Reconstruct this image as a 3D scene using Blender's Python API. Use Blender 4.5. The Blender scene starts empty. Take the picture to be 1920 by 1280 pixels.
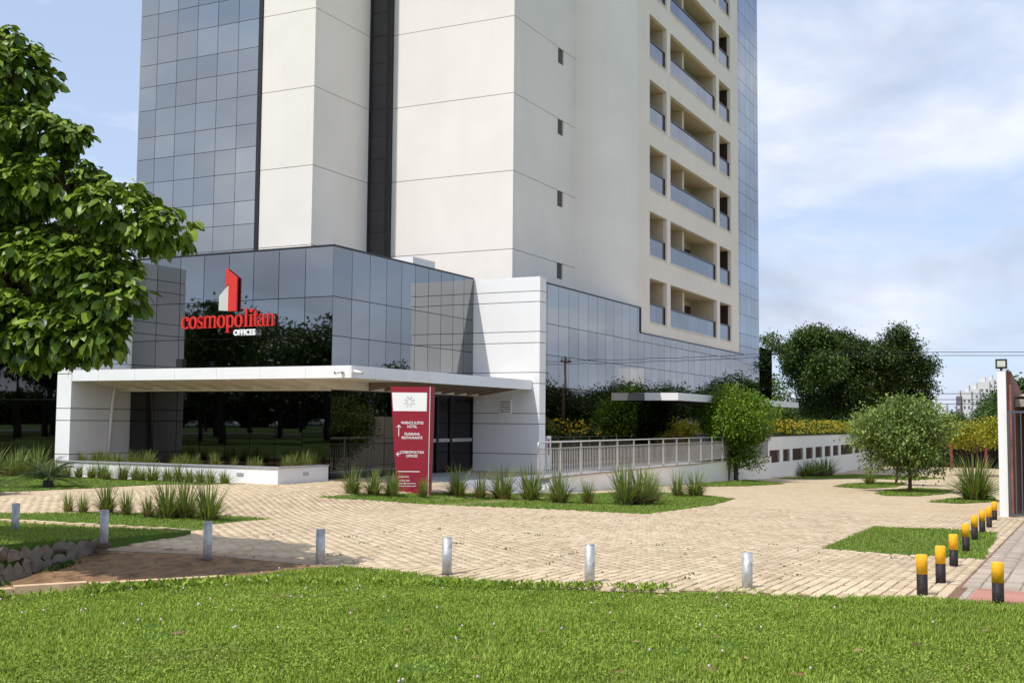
import bpy, bmesh, math, random
import numpy as np
from mathutils import Vector, Matrix
from mathutils.geometry import delaunay_2d_cdt

sc = bpy.context.scene
COL = sc.collection
PI = math.pi
rng = random.Random(7)
nr = np.random.default_rng(11)

# ------------------------------------------------------------------ camera
cam_d = bpy.data.cameras.new('camera')
cam = bpy.data.objects.new('camera', cam_d); COL.objects.link(cam)
CAM = Vector((-28.54, -20.41, 1.6))
_yaw = math.radians(63.38321); _p = math.radians(3.99931); _r = math.radians(0.47729)
_f = Vector((0, math.cos(_p), math.sin(_p))); _x = Vector((1, 0, 0)); _u = _x.cross(_f)
_x2 = _x * math.cos(_r) + _u * math.sin(_r); _u2 = -_x * math.sin(_r) + _u * math.cos(_r)
def _b(v):
    c, s = math.cos(_yaw), math.sin(_yaw)
    return Vector((v.x * c + v.y * s, -v.x * s + v.y * c, v.z))
_x2, _u2, _f = _b(_x2), _b(_u2), _b(_f)
cam.matrix_world = Matrix(((_x2.x, _u2.x, -_f.x, CAM.x), (_x2.y, _u2.y, -_f.y, CAM.y), (_x2.z, _u2.z, -_f.z, CAM.z), (0, 0, 0, 1)))
cam_d.sensor_width = 36; cam_d.lens = 40.23; cam_d.clip_end = 6000; cam_d.clip_start = 0.1
sc.camera = cam

# ------------------------------------------------------------------ world: sky with clouds, sun
SUN_EL = math.atan2(1.0, 0.658)
SUN_AZ = math.atan2(0.19, -0.63)          # direction towards the sun in the xy plane
W = bpy.data.worlds.new('World'); sc.world = W; W.use_nodes = True
nt = W.node_tree; nt.nodes.clear()
def N(t, **k):
    n = nt.nodes.new(t)
    for a, b in k.items(): setattr(n, a, b)
    return n
sky = N('ShaderNodeTexSky', sky_type='NISHITA', sun_disc=False)
sky.sun_elevation = SUN_EL; sky.sun_rotation = math.pi / 2 - SUN_AZ
sky.air_density = 1.0; sky.dust_density = 0.6; sky.ozone_density = 1.5
tc = N('ShaderNodeTexCoord'); sep = N('ShaderNodeSeparateXYZ')
nt.links.new(tc.outputs['Generated'], sep.inputs[0])
def mth(op, a, b=None, clamp=False):
    n = N('ShaderNodeMath', operation=op); n.use_clamp = clamp
    for i, v in enumerate((a, b)):
        if v is None: continue
        if isinstance(v, (int, float)): n.inputs[i].default_value = v
        else: nt.links.new(v, n.inputs[i])
    return n.outputs[0]
zz = mth('ADD', mth('MAXIMUM', sep.outputs[2], 0.0), 0.16)
cx = mth('DIVIDE', sep.outputs[0], zz); cy = mth('DIVIDE', sep.outputs[1], zz)
cmb = N('ShaderNodeCombineXYZ'); nt.links.new(cx, cmb.inputs[0]); nt.links.new(cy, cmb.inputs[1])
def noise(scale, detail, rough, off, dist=0.0):
    m = N('ShaderNodeMapping'); m.inputs['Location'].default_value = off
    nt.links.new(cmb.outputs[0], m.inputs[0])
    n = N('ShaderNodeTexNoise'); n.inputs['Scale'].default_value = scale; n.inputs['Detail'].default_value = detail
    n.inputs['Roughness'].default_value = rough; n.inputs['Distortion'].default_value = dist
    nt.links.new(m.outputs[0], n.inputs['Vector']); return n.outputs[0]
def ramp(v, pts):
    r = N('ShaderNodeValToRGB'); e = r.color_ramp.elements
    while len(e) < len(pts): e.new(0.5)
    for i, (p, c) in enumerate(pts): e[i].position = p; e[i].color = (*c, 1)
    nt.links.new(v, r.inputs[0]); return r.outputs[0]
CLOUD_OFF = (0.3, 8.0, 4.0)
n1 = noise(0.95, 9, 0.58, (21.0, 3.2, 0), 0.2)
cover = ramp(n1, [(0.40, (0.0,) * 3), (0.50, (0.60,) * 3), (0.62, (1, 1, 1))])
mp2 = N('ShaderNodeMapping'); mp2.inputs['Scale'].default_value = (1, 1, 2.0); mp2.inputs['Location'].default_value = CLOUD_OFF
nt.links.new(tc.outputs['Generated'], mp2.inputs[0])
nn2 = N('ShaderNodeTexNoise'); nn2.inputs['Scale'].default_value = 4.2; nn2.inputs['Detail'].default_value = 9; nn2.inputs['Roughness'].default_value = 0.52; nn2.inputs['Distortion'].default_value = 0.25
nt.links.new(mp2.outputs[0], nn2.inputs['Vector']); n2 = nn2.outputs[0]
ccol = ramp(n2, [(0.32, (3.9, 4.3, 5.3)), (0.48, (6.1, 6.6, 7.8)), (0.60, (8.2, 8.4, 9.0))])
mixc = N('ShaderNodeMix', data_type='RGBA')
nt.links.new(mth('MULTIPLY', cover, 0.92), mixc.inputs['Factor'])
hz = mth('POWER', mth('SUBTRACT', 1.0, mth('MAXIMUM', sep.outputs[2], 0.0), True), 5.0)
hzf = mth('ADD', mth('MULTIPLY', hz, 0.24), 0.56)
milky = N('ShaderNodeMix', data_type='RGBA'); milky.inputs['B'].default_value = (5.3, 6.5, 8.9, 1)
nt.links.new(hzf, milky.inputs['Factor']); nt.links.new(sky.outputs[0], milky.inputs['A'])
nt.links.new(milky.outputs['Result'], mixc.inputs['A']); nt.links.new(ccol, mixc.inputs['B'])
bg = N('ShaderNodeBackground'); bg.inputs[1].default_value = 0.12
out = N('ShaderNodeOutputWorld')
nt.links.new(mixc.outputs['Result'], bg.inputs[0]); nt.links.new(bg.outputs[0], out.inputs[0])

sd = bpy.data.lights.new('sun', 'SUN'); sd.energy = 3.85; sd.angle = math.radians(0.55); sd.color = (1.0, 0.955, 0.88)
so = bpy.data.objects.new('sun', sd); COL.objects.link(so)
so.rotation_euler = Vector((0.63, -0.19, -1.0)).to_track_quat('-Z', 'Y').to_euler()
sc.view_settings.view_transform = 'Standard'; sc.view_settings.look = 'None'
sc.view_settings.exposure = 0.08; sc.view_settings.gamma = 1.0; sc.view_settings.use_curve_mapping = False
sc.cycles.max_bounces = 8; sc.cycles.glossy_bounces = 4; sc.cycles.transparent_max_bounces = 8
sc.cycles.sample_clamp_indirect = 6.0

# ------------------------------------------------------------------ terrain height
def gz(X, Y):
    Xc = min(X, 58.0)
    R_ = -0.6 - 0.0245 * Xc
    L_ = -0.2 if X < 0 else -0.2 - 0.004 * Xc
    if X < -16: R_ = -0.208 + (-16 - X) * 0.004
    R_ = min(R_, 0.1)
    if X < -40: R_ = -0.112
    k = min(1, max(0, (X - 4) / 4)); a = -6.2 + 1.6 * k; b = -2.4 + 1.9 * k
    t = min(1, max(0, (Y - a) / (b - a))); t = t * t * (3 - 2 * t)
    return R_ * (1 - t) + L_ * t

# ------------------------------------------------------------------ materials
def new_mat(name):
    m = bpy.data.materials.new(name); m.use_nodes = True
    t = m.node_tree; b = t.nodes['Principled BSDF']
    return m, t, b
def world_pos(t):
    g = t.nodes.new('ShaderNodeNewGeometry'); return g.outputs['Position'], g
def tnoise(t, vec, scale, detail=5, rough=0.55, sc3=None):
    if sc3:
        mp = t.nodes.new('ShaderNodeMapping'); mp.inputs['Scale'].default_value = sc3
        t.links.new(vec, mp.inputs[0]); vec = mp.outputs[0]
    n = t.nodes.new('ShaderNodeTexNoise'); n.inputs['Scale'].default_value = scale
    n.inputs['Detail'].default_value = detail; n.inputs['Roughness'].default_value = rough
    t.links.new(vec, n.inputs['Vector']); return n.outputs[0]
def tramp(t, v, pts):
    r = t.nodes.new('ShaderNodeValToRGB'); e = r.color_ramp.elements
    while len(e) < len(pts): e.new(0.5)
    for i, (p, c) in enumerate(pts):
        e[i].position = p; e[i].color = (*c, 1) if len(c) == 3 else c
    t.links.new(v, r.inputs[0]); return r.outputs[0]
def tmix(t, f, a, b, mode='MIX'):
    m = t.nodes.new('ShaderNodeMix'); m.data_type = 'RGBA'; m.blend_type = mode
    for s, v in (('Factor', f), ('A', a), ('B', b)):
        if isinstance(v, (int, float)): m.inputs[s].default_value = v
        elif isinstance(v, tuple): m.inputs[s].default_value = (*v, 1)
        else: t.links.new(v, m.inputs[s])
    return m.outputs['Result']
def tmath(t, op, a, b=None):
    n = t.nodes.new('ShaderNodeMath'); n.operation = op
    for i, v in enumerate((a, b)):
        if v is None: continue
        if isinstance(v, (int, float)): n.inputs[i].default_value = v
        else: t.links.new(v, n.inputs[i])
    return n.outputs[0]
def bump(t, b, h, strength, dist=0.01):
    n = t.nodes.new('ShaderNodeBump'); n.inputs['Strength'].default_value = strength; n.inputs['Distance'].default_value = dist
    t.links.new(h, n.inputs['Height']); t.links.new(n.outputs[0], b.inputs['Normal'])
def simple(name, c, rough=0.6, var=0.12, scale=4.0, metal=0.0, bmp=0.1, spec=0.5, wear=None):
    m, t, b = new_mat(name)
    p, _ = world_pos(t)
    n = tnoise(t, p, scale)
    lo = tuple(x * (1 - var) for x in c); hi = tuple(min(1, x * (1 + var)) for x in c)
    cc = tramp(t, n, [(0.3, lo), (0.7, hi)])
    if wear: cc = tmix(t, tramp(t, tnoise(t, p, 38, 4, 0.7), [(0.60, (0, 0, 0)), (0.64, (0.8,) * 3)]), cc, wear)
    t.links.new(cc, b.inputs['Base Color'])
    b.inputs['Roughness'].default_value = rough; b.inputs['Metallic'].default_value = metal
    b.inputs['Specular IOR Level'].default_value = spec
    if bmp: bump(t, b, tnoise(t, p, scale * 8), bmp)
    return m
def plaster(name, c, streak=0.045, warm=(0.50, 0.45, 0.38)):
    m, t, b = new_mat(name)
    p, _ = world_pos(t)
    big = tnoise(t, p, 0.35, 6, 0.6)
    stk = tnoise(t, p, 1.0, 5, 0.6, (2.2, 2.2, 0.16))
    fine = tnoise(t, p, 9, 6, 0.65)
    base = tramp(t, big, [(0.25, tuple(x * 0.93 for x in c)), (0.75, tuple(min(1, x * 1.04) for x in c))])
    f = tramp(t, stk, [(0.52, (0, 0, 0)), (0.8, (streak * 3,) * 3)])
    col = tmix(t, f, base, tuple(x * w * 1.6 for x, w in zip(c, warm)))
    col = tmix(t, tramp(t, fine, [(0.55, (0, 0, 0)), (0.8, (0.12,) * 3)]), col, tuple(x * 0.75 for x in c))
    oi = t.nodes.new('ShaderNodeObjectInfo')
    col = tmix(t, tmath(t, 'MULTIPLY', oi.outputs['Random'], 0.06), col, tuple(x * 0.7 for x in c))
    t.links.new(col, b.inputs['Base Color']); b.inputs['Roughness'].default_value = 0.82
    b.inputs['Specular IOR Level'].default_value = 0.25
    bump(t, b, tnoise(t, p, 30, 4), 0.25, 0.004)
    return m
def glass_mat(name, c, wav=0.10, rough=0.015, dist=0.02):
    # opaque reflective solar glass; the panes bow slightly, which bends what they mirror
    m, t, b = new_mat(name)
    p, g = world_pos(t)
    oi = t.nodes.new('ShaderNodeObjectInfo')
    col = tmix(t, oi.outputs['Random'], tuple(x * 0.86 for x in c), tuple(x * 1.08 for x in c))
    t.links.new(col, b.inputs['Base Color'])
    b.inputs['Metallic'].default_value = 1.0; b.inputs['Roughness'].default_value = rough
    bump(t, b, tnoise(t, p, 0.8, 1.0, 0.4), wav, dist)
    return m
def leaf_mat(name, dark, light, trans=0.35, rough=0.45, spec=0.4):
    m, t, b = new_mat(name)
    g = t.nodes.new('ShaderNodeNewGeometry')
    oi = t.nodes.new('ShaderNodeObjectInfo')
    r = tmath(t, 'FRACT', tmath(t, 'ADD', g.outputs['Random Per Island'], oi.outputs['Random']))
    big = tnoise(t, g.outputs['Position'], 0.9, 3)
    v = tmath(t, 'ADD', tmath(t, 'MULTIPLY', r, 0.65), tmath(t, 'MULTIPLY', big, 0.35))
    mid = tuple((a + c) / 2 for a, c in zip(dark, light))
    col = tramp(t, v, [(0.15, dark), (0.5, mid), (0.85, light)])
    t.links.new(col, b.inputs['Base Color']); b.inputs['Roughness'].default_value = rough
    b.inputs['Specular IOR Level'].default_value = spec
    if 'lawn' in name:
        dry = tnoise(t, g.outputs['Position'], 0.8, 6, 0.65)
        col = tmix(t, tramp(t, dry, [(0.54, (0, 0, 0)), (0.72, (0.55,) * 3)]), col, (0.27, 0.27, 0.08))
        dk = tnoise(t, g.outputs['Position'], 2.2, 4, 0.6)
        col = tmix(t, tramp(t, dk, [(0.52, (0, 0, 0)), (0.70, (0.5,) * 3)]), col, tuple(x * 1.2 for x in dark))
        t.links.new(col, b.inputs['Base Color'])
    tr = t.nodes.new('ShaderNodeBsdfTranslucent')
    t.links.new(tmix(t, 1.0, col, (1.0, 1.0, 0.35), 'MULTIPLY'), tr.inputs[0])
    mx = t.nodes.new('ShaderNodeMixShader'); mx.inputs[0].default_value = trans
    t.links.new(b.outputs[0], mx.inputs[1]); t.links.new(tr.outputs[0], mx.inputs[2])
    t.links.new(mx.outputs[0], t.nodes['Material Output'].inputs[0])
    return m
M = {}
M['white'] = plaster('white_paint', (0.80, 0.80, 0.81))
M['wallw'] = plaster('warm_white_paint', (0.92, 0.885, 0.83), 0.05)
M['cream'] = plaster('cream_paint', (0.81, 0.765, 0.72))
M['cream2'] = plaster('skylit_cream', (0.87, 0.825, 0.775), 0.05)  # cream lightened: extra sky light on the curved wall put into the colour
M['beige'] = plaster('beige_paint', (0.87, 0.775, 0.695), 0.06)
M['beige_in'] = simple('shaded_beige', (0.62, 0.52, 0.40), 0.8, 0.06)  # recess shade put into a darker tan than the beige walls
M['fascia'] = simple('white_metal_panel', (0.80, 0.80, 0.82), 0.4, 0.03, 1.5, 0, 0.02)
M['soffit'] = simple('soffit_beige', (0.74, 0.69, 0.60), 0.6, 0.06)
M['slat'] = simple('brown_slat', (0.20, 0.15, 0.115), 0.6)
M['joint'] = simple('joint_dark', (0.10, 0.09, 0.08), 0.9)
M['black'] = simple('black_metal', (0.015, 0.014, 0.016), 0.35, 0.2, 3, 0, 0)
M['mullion'] = simple('dark_sealant', (0.03, 0.032, 0.035), 0.5, 0.2, 3, 0, 0)
M['glass'] = glass_mat('solar_glass_tower', (0.43, 0.43, 0.41), 0.07)
M['glassb'] = glass_mat('solar_glass_blue', (0.24, 0.27, 0.31), 0.06)
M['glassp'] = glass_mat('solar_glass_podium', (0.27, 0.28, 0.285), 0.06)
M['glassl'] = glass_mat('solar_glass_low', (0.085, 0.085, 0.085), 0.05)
M['glassd'] = glass_mat('dark_door_glass', (0.045, 0.042, 0.05), 0.1, 0.05)
M['balc'] = glass_mat('balcony_glass', (0.17, 0.19, 0.215), 0.05, 0.12)
M['shaft'] = simple('dark_grey_panel', (0.045, 0.042, 0.045), 0.3, 0.15, 1, 0, 0.02)
M['door'] = simple('dark_brown_door', (0.035, 0.02, 0.015), 0.5)
M['steel'] = simple('galvanised_steel', (0.46, 0.47, 0.47), 0.5, 0.3, 14, 0.4, 0.2, 0.5, (0.30, 0.26, 0.22))
M['rail'] = simple('brushed_rail', (0.62, 0.58, 0.54), 0.38, 0.08, 6, 0.55, 0)
M['yellow'] = simple('yellow_paint', (0.88, 0.44, 0.01), 0.55, 0.10, 14, 0, .1, .3, (0.30, 0.17, 0.05))
M['blackp'] = simple('black_paint', (0.022, 0.017, 0.017), 0.6, 0.3, 14, 0, .1, .25, (0.10, 0.075, 0.06))
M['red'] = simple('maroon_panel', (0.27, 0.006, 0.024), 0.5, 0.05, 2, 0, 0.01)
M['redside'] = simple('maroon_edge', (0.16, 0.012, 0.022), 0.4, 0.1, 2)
M['sred'] = simple('sign_red', (0.62, 0.03, 0.02), 0.3, 0.03, 3, 0, 0)
M['sredd'] = simple('sign_red_return', (0.20, 0.008, 0.008), 0.5, 0.03, 3, 0, 0)
M['swhite'] = simple('sign_white', (0.85, 0.86, 0.86), 0.35, 0.02, 3, 0, 0)
M['silver'] = simple('sign_silver', (0.58, 0.60, 0.54), 0.35, 0.05, 3, 0.2, 0)
M['textg'] = simple('grey_print', (0.16, 0.15, 0.17), 0.6, 0.02, 3, 0, 0)
M['granite'] = simple('grey_granite', (0.34, 0.345, 0.38), 0.6, 0.15, 20)
M['tile'] = simple('tan_tile', (0.42, 0.33, 0.25), 0.65, 0.15, 6)
M['soil'] = simple('red_soil', (0.20, 0.115, 0.052), 0.95, 0.5, 6, 0, 1.0)
M['redsoil'] = simple('bare_red_soil', (0.20, 0.105, 0.055), 0.95, 0.35, 9, 0, 0.6)
M['dirt'] = simple('reddish_dirt', (0.20, 0.105, 0.065), 0.95, 0.3, 1.6, 0, 0.6)
M['mortar'] = simple('dark_mortar', (0.10, 0.06, 0.045), 0.95, 0.3, 6, 0, 0.5)
M['stone'] = simple('rubble_stone', (0.17, 0.145, 0.115), 0.85, 0.35, 5, 0, 0.8)
M['kerbm'] = simple('orange_lit_kerb', (0.62, 0.42, 0.26), 0.85, 0.2, 5, 0, 0.4)  # orange light falling on the concrete is put into this colour
M['bark'] = simple('brown_bark', (0.13, 0.075, 0.05), 0.9, 0.4, 14, 0, 0.8)
M['barkd'] = simple('dark_bark', (0.06, 0.05, 0.04), 0.9, 0.4, 10, 0, 0.8)
M['asphalt'] = simple('asphalt', (0.06, 0.058, 0.055), 0.9, 0.2, 6, 0, 0.3)
M['roadred'] = simple('pinkish_road', (0.22, 0.16, 0.13), 0.9, 0.2, 0.5)
M['far_w'] = simple('far_white', (0.62, 0.60, 0.62), 0.8, 0.05)
M['far_r'] = simple('far_brown', (0.16, 0.14, 0.18), 0.8, 0.05)
M['rust'] = simple('maroon_post', (0.20, 0.03, 0.025), 0.6, 0.3, 5)
M['brownwall'] = simple('brown_plaster', (0.24, 0.10, 0.07), 0.9, 0.35, 2.5, 0, 0.4)
M['roofm'] = simple('fibre_roof', (0.36, 0.31, 0.26), 0.85, 0.25, 4, 0, 0.3)
M['gate'] = simple('gate_grey', (0.09, 0.10, 0.115), 0.45, 0.1, 6, 0.3)
M['yflower'] = simple('yellow_petal', (0.85, 0.62, 0.02), 0.6, 0.1)
M['pflower'] = simple('pink_petal', (0.72, 0.50, 0.66), 0.7, 0.15, 60)
M['lens'] = simple('lamp_lens', (0.55, 0.58, 0.50), 0.2, 0.1)
M['lf_big'] = leaf_mat('large_leaf', (0.022, 0.060, 0.008), (0.27, 0.38, 0.040), 0.20, 0.40, 0.35)
M['lf_round'] = leaf_mat('pruned_tree_leaf', (0.045, 0.10, 0.010), (0.26, 0.41, 0.030), 0.30, 0.4)
M['lf_olive'] = leaf_mat('olive_tree_leaf', (0.055, 0.10, 0.022), (0.33, 0.44, 0.12), 0.28, 0.45)
M['lf_dark'] = leaf_mat('dark_tree_leaf', (0.016, 0.032, 0.007), (0.085, 0.135, 0.022), 0.2, 0.5)
M['lf_mid'] = leaf_mat('mid_tree_leaf', (0.03, 0.055, 0.010), (0.11, 0.19, 0.03), 0.25, 0.5)
M['lf_yel'] = leaf_mat('yellow_green_leaf', (0.16, 0.19, 0.012), (0.55, 0.52, 0.05), 0.35, 0.5)
M['blade'] = leaf_mat('tuft_blade', (0.06, 0.095, 0.020), (0.30, 0.37, 0.10), 0.3, 0.4)
M['blade_dry'] = leaf_mat('tuft_blade_dry', (0.10, 0.055, 0.025), (0.36, 0.27, 0.12), 0.2, 0.6)
M['cycad'] = leaf_mat('cycad_frond', (0.018, 0.040, 0.010), (0.085, 0.14, 0.03), 0.15, 0.35)
M['grass'] = leaf_mat('lawn_blade', (0.11, 0.185, 0.020), (0.42, 0.55, 0.09), 0.32, 0.55, 0.25)
M['grass2'] = leaf_mat('short_lawn_blade', (0.12, 0.195, 0.026), (0.30, 0.40, 0.075), 0.30, 0.55, 0.25)
M['wood'] = simple('dark_louvre_wood', (0.11, 0.05, 0.03), 0.6, 0.3, 8)
def paver_mat(name, cols, brick=False):
    m, t, b = new_mat(name)
    p, g = world_pos(t)
    oi = t.nodes.new('ShaderNodeObjectInfo')
    r = tmath(t, 'FRACT', tmath(t, 'ADD', g.outputs['Random Per Island'], oi.outputs['Random']))
    big = tnoise(t, p, 0.25, 5, 0.6)
    v = tmath(t, 'ADD', tmath(t, 'MULTIPLY', r, 0.55), tmath(t, 'MULTIPLY', big, 0.45))
    col = tramp(t, v, [(0.1, cols[0]), (0.5, cols[1]), (0.9, cols[2])])
    if brick:
        br = t.nodes.new('ShaderNodeTexBrick'); br.offset = 0.5
        mp = t.nodes.new('ShaderNodeMapping'); mp.inputs['Scale'].default_value = (1, 1, 1)
        t.links.new(p, mp.inputs[0]); t.links.new(mp.outputs[0], br.inputs['Vector'])
        br.inputs['Scale'].default_value = 1.0; br.inputs['Brick Width'].default_value = 0.24
        br.inputs['Row Height'].default_value = 0.13; br.inputs['Mortar Size'].default_value = 0.009
        br.inputs['Mortar Smooth'].default_value = 0.3
        br.inputs['Color1'].default_value = (*cols[0], 1); br.inputs['Color2'].default_value = (*cols[2], 1)
        br.inputs['Mortar'].default_value = (cols[0][0] * 0.45, cols[0][1] * 0.38, cols[0][2] * 0.32, 1)
        bc = tmix(t, 0.35, br.outputs['Color'], cols[1])
        col = tmix(t, tramp(t, big, [(0.35, (0.0,) * 3), (0.75, (0.35,) * 3)]), bc, tuple(x * 0.82 for x in cols[1]))
    dirt = tnoise(t, p, 1.1, 8, 0.7)
    col = tmix(t, tramp(t, dirt, [(0.50, (0, 0, 0)), (0.74, (0.48,) * 3)]), col, (0.30, 0.20, 0.13))
    fine = tnoise(t, p, 45, 4, 0.7)
    col = tmix(t, tramp(t, fine, [(0.45, (0, 0, 0)), (0.8, (0.25,) * 3)]), col, tuple(x * 0.7 for x in cols[1]))
    t.links.new(col, b.inputs['Base Color']); b.inputs['Roughness'].default_value = 0.9
    b.inputs['Specular IOR Level'].default_value = 0.2
    bump(t, b, fine, 0.35, 0.004)
    return m
PC_ = ((0.44, 0.34, 0.22), (0.57, 0.45, 0.30), (0.67, 0.55, 0.385))
M['paver'] = paver_mat('beige_paver', PC_)
M['paverfar'] = paver_mat('beige_paver_far', PC_, True)
M['paverg'] = paver_mat('greyish_paver', ((0.33, 0.27, 0.22), (0.42, 0.35, 0.28), (0.50, 0.43, 0.36)))
M['pavergfar'] = paver_mat('greyish_paver_far', ((0.33, 0.27, 0.22), (0.42, 0.35, 0.28), (0.50, 0.43, 0.36)), True)
M['paverr'] = paver_mat('red_paver', ((0.36, 0.15, 0.12), (0.43, 0.20, 0.16), (0.48, 0.26, 0.21)))
M['bed'] = simple('paving_bed', (0.34, 0.245, 0.165), 0.95, 0.3, 5, 0, 0.4)
def lawn_mat(name, a, b2, c):
    m, t, b = new_mat(name)
    p, _ = world_pos(t)
    n = tnoise(t, p, 1.3, 8, 0.7); f = tnoise(t, p, 28, 5, 0.7); s = tnoise(t, p, 0.55, 4, 0.5)
    col = tramp(t, f, [(0.3, a), (0.7, b2)])
    col = tmix(t, tramp(t, n, [(0.60, (0, 0, 0)), (0.72, (0.7,) * 3)]), col, c)
    t.links.new(col, b.inputs['Base Color']); b.inputs['Roughness'].default_value = 0.95
    b.inputs['Specular IOR Level'].default_value = 0.1
    bump(t, b, f, 0.7, 0.02)
    return m
M['lawn'] = lawn_mat('lawn_soil', (0.045, 0.085, 0.014), (0.10, 0.175, 0.026), (0.13, 0.11, 0.045))
M['far_ground'] = lawn_mat('far_ground', (0.06, 0.10, 0.02), (0.11, 0.17, 0.04), (0.17, 0.12, 0.07))

# ------------------------------------------------------------------ object helpers
ORG = {}
def org(o): return ORG.get(o.name, Vector((0, 0, 0))) if o else Vector((0, 0, 0))
def tag(o, label=None, cat=None, group=None, kind=None):
    if label: o['label'] = label
    if cat: o['category'] = cat
    if group: o['group'] = group
    if kind: o['kind'] = kind
    return o
def empty(name, loc, label=None, cat=None, group=None):
    o = bpy.data.objects.new(name, None); COL.objects.link(o); o.location = loc; o.empty_display_size = 0.2
    ORG[o.name] = Vector(loc); return tag(o, label, cat, group)
def link(name, me, parent=None, loc=(0, 0, 0)):
    o = bpy.data.objects.new(name, me); COL.objects.link(o)
    if parent: o.parent = parent
    o.location = Vector(loc) - org(parent); ORG[o.name] = Vector(loc); return o
class MB:
    def __init__(s): s.v = []; s.f = []; s.mi = []; s.cur = 0; s.sm = []
    def add(s, vs, fs, smooth=False):
        o = len(s.v); s.v += [tuple(v) for v in vs]
        for f in fs: s.f.append(tuple(i + o for i in f)); s.mi.append(s.cur); s.sm.append(smooth)
        return s
    def box(s, x0, x1, y0, y1, z0, z1):
        return s.add([(x0, y0, z0), (x1, y0, z0), (x1, y1, z0), (x0, y1, z0), (x0, y0, z1), (x1, y0, z1), (x1, y1, z1), (x0, y1, z1)],
                     [(0, 3, 2, 1), (4, 5, 6, 7), (0, 1, 5, 4), (1, 2, 6, 5), (2, 3, 7, 6), (3, 0, 4, 7)])
    def prism(s, poly, z0, z1):
        n = len(poly); vs = [(x, y, z0) for x, y in poly] + [(x, y, z1) for x, y in poly]
        return s.add(vs, [tuple(range(n))[::-1], tuple(range(n, 2 * n))] + [(i, (i + 1) % n, n + (i + 1) % n, n + i) for i in range(n)])
    def tube(s, pts, rad, n=8, caps=True):
        pts = [Vector(p) for p in pts]; rads = rad if isinstance(rad, (list, tuple)) else [rad] * len(pts)
        vs = []; prev = None
        for i, p in enumerate(pts):
            d = (pts[min(i + 1, len(pts) - 1)] - pts[max(i - 1, 0)]).normalized()
            a = prev if prev is not None else (Vector((0, 0, 1)) if abs(d.z) < 0.9 else Vector((1, 0, 0)))
            x = d.cross(a).normalized(); y = d.cross(x).normalized()
            prev = a
            for k in range(n):
                an = 2 * PI * k / n; vs.append(p + (x * math.cos(an) + y * math.sin(an)) * rads[i])
        fs = []
        for i in range(len(pts) - 1):
            for k in range(n): fs.append((i * n + k, i * n + (k + 1) % n, (i + 1) * n + (k + 1) % n, (i + 1) * n + k))
        s.add(vs, fs, True)
        if caps:
            o = len(s.v) - len(vs)
            s.f.append(tuple(o + k for k in range(n))); s.mi.append(s.cur); s.sm.append(False)
            s.f.append(tuple(o + (len(pts) - 1) * n + k for k in range(n))[::-1]); s.mi.append(s.cur); s.sm.append(False)
        return s
    def build(s, name, mat, parent=None, at=None):
        o = Vector(at) if at is not None else org(parent)
        me = bpy.data.meshes.new(name)
        me.from_pydata([(x - o.x, y - o.y, z - o.z) for x, y, z in s.v], [], s.f)
        for m in (mat if isinstance(mat, (list, tuple)) else [mat]): me.materials.append(m)
        me.polygons.foreach_set('material_index', s.mi); me.polygons.foreach_set('use_smooth', s.sm)
        me.update()
        bm = bmesh.new(); bm.from_mesh(me); bmesh.ops.recalc_face_normals(bm, faces=bm.faces); bm.to_mesh(me); bm.free()
        ob = bpy.data.objects.new(name, me); COL.objects.link(ob)
        if parent: ob.parent = parent
        ob.location = o - org(parent); ORG[ob.name] = o
        return ob
_cache = {}
def piece(name, mat, parent, x0, x1, y0, y1, z0, z1, tilt=0.0):
    k = (round(x1 - x0, 3), round(y1 - y0, 3), round(z1 - z0, 3), mat.name)
    if k not in _cache:
        b = MB().box(-k[0] / 2, k[0] / 2, -k[1] / 2, k[1] / 2, -k[2] / 2, k[2] / 2)
        me = bpy.data.meshes.new(name); me.from_pydata(b.v, [], b.f); me.materials.append(mat); _cache[k] = me
    o = link(name, _cache[k], parent, ((x0 + x1) / 2, (y0 + y1) / 2, (z0 + z1) / 2))
    if tilt: o.rotation_euler = (rng.uniform(-tilt, tilt), rng.uniform(-tilt, tilt), rng.uniform(-tilt, tilt))
    return o
def np_mesh(name, V, F, mat, parent=None, at=(0, 0, 0), smooth=False):
    V = np.asarray(V, dtype=np.float32) - np.array(at, dtype=np.float32); F = np.asarray(F, dtype=np.int32)
    k = F.shape[1]
    me = bpy.data.meshes.new(name)
    me.vertices.add(len(V)); me.vertices.foreach_set('co', V.ravel())
    me.loops.add(F.size); me.loops.foreach_set('vertex_index', F.ravel())
    me.polygons.add(len(F)); me.polygons.foreach_set('loop_start', np.arange(0, F.size, k, dtype=np.int32))
    if smooth: me.polygons.foreach_set('use_smooth', np.ones(len(F), dtype=bool))
    me.materials.append(mat); me.update(calc_edges=True); me.validate()
    o = bpy.data.objects.new(name, me); COL.objects.link(o)
    if parent: o.parent = parent
    o.location = Vector(at) - org(parent); ORG[o.name] = Vector(at)
    return o
def inst(tv, tf, X, Y, Z, P):
    """copies of a template (tv,tf) with axes X,Y,Z (N,3) at P (N,3)"""
    tv = np.asarray(tv, float); tf = np.asarray(tf)
    n = len(P)
    V = (tv[None, :, 0:1] * X[:, None, :] + tv[None, :, 1:2] * Y[:, None, :] + tv[None, :, 2:3] * Z[:, None, :] + P[:, None, :]).reshape(-1, 3)
    F = (tf[None] + (np.arange(n) * len(tv))[:, None, None]).reshape(-1, tf.shape[1])
    return V, F
def nrm(a): return a / np.maximum(1e-9, np.linalg.norm(a, axis=-1, keepdims=True))
def in_poly(px, py, poly):
    c = np.zeros(len(px), bool); n = len(poly)
    for i in range(n):
        x1, y1 = poly[i]; x2, y2 = poly[(i + 1) % n]
        if y1 == y2: continue
        t = ((y1 > py) != (y2 > py)) & (px < (x2 - x1) * (py - y1) / (y2 - y1) + x1)
        c ^= t
    return c
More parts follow.
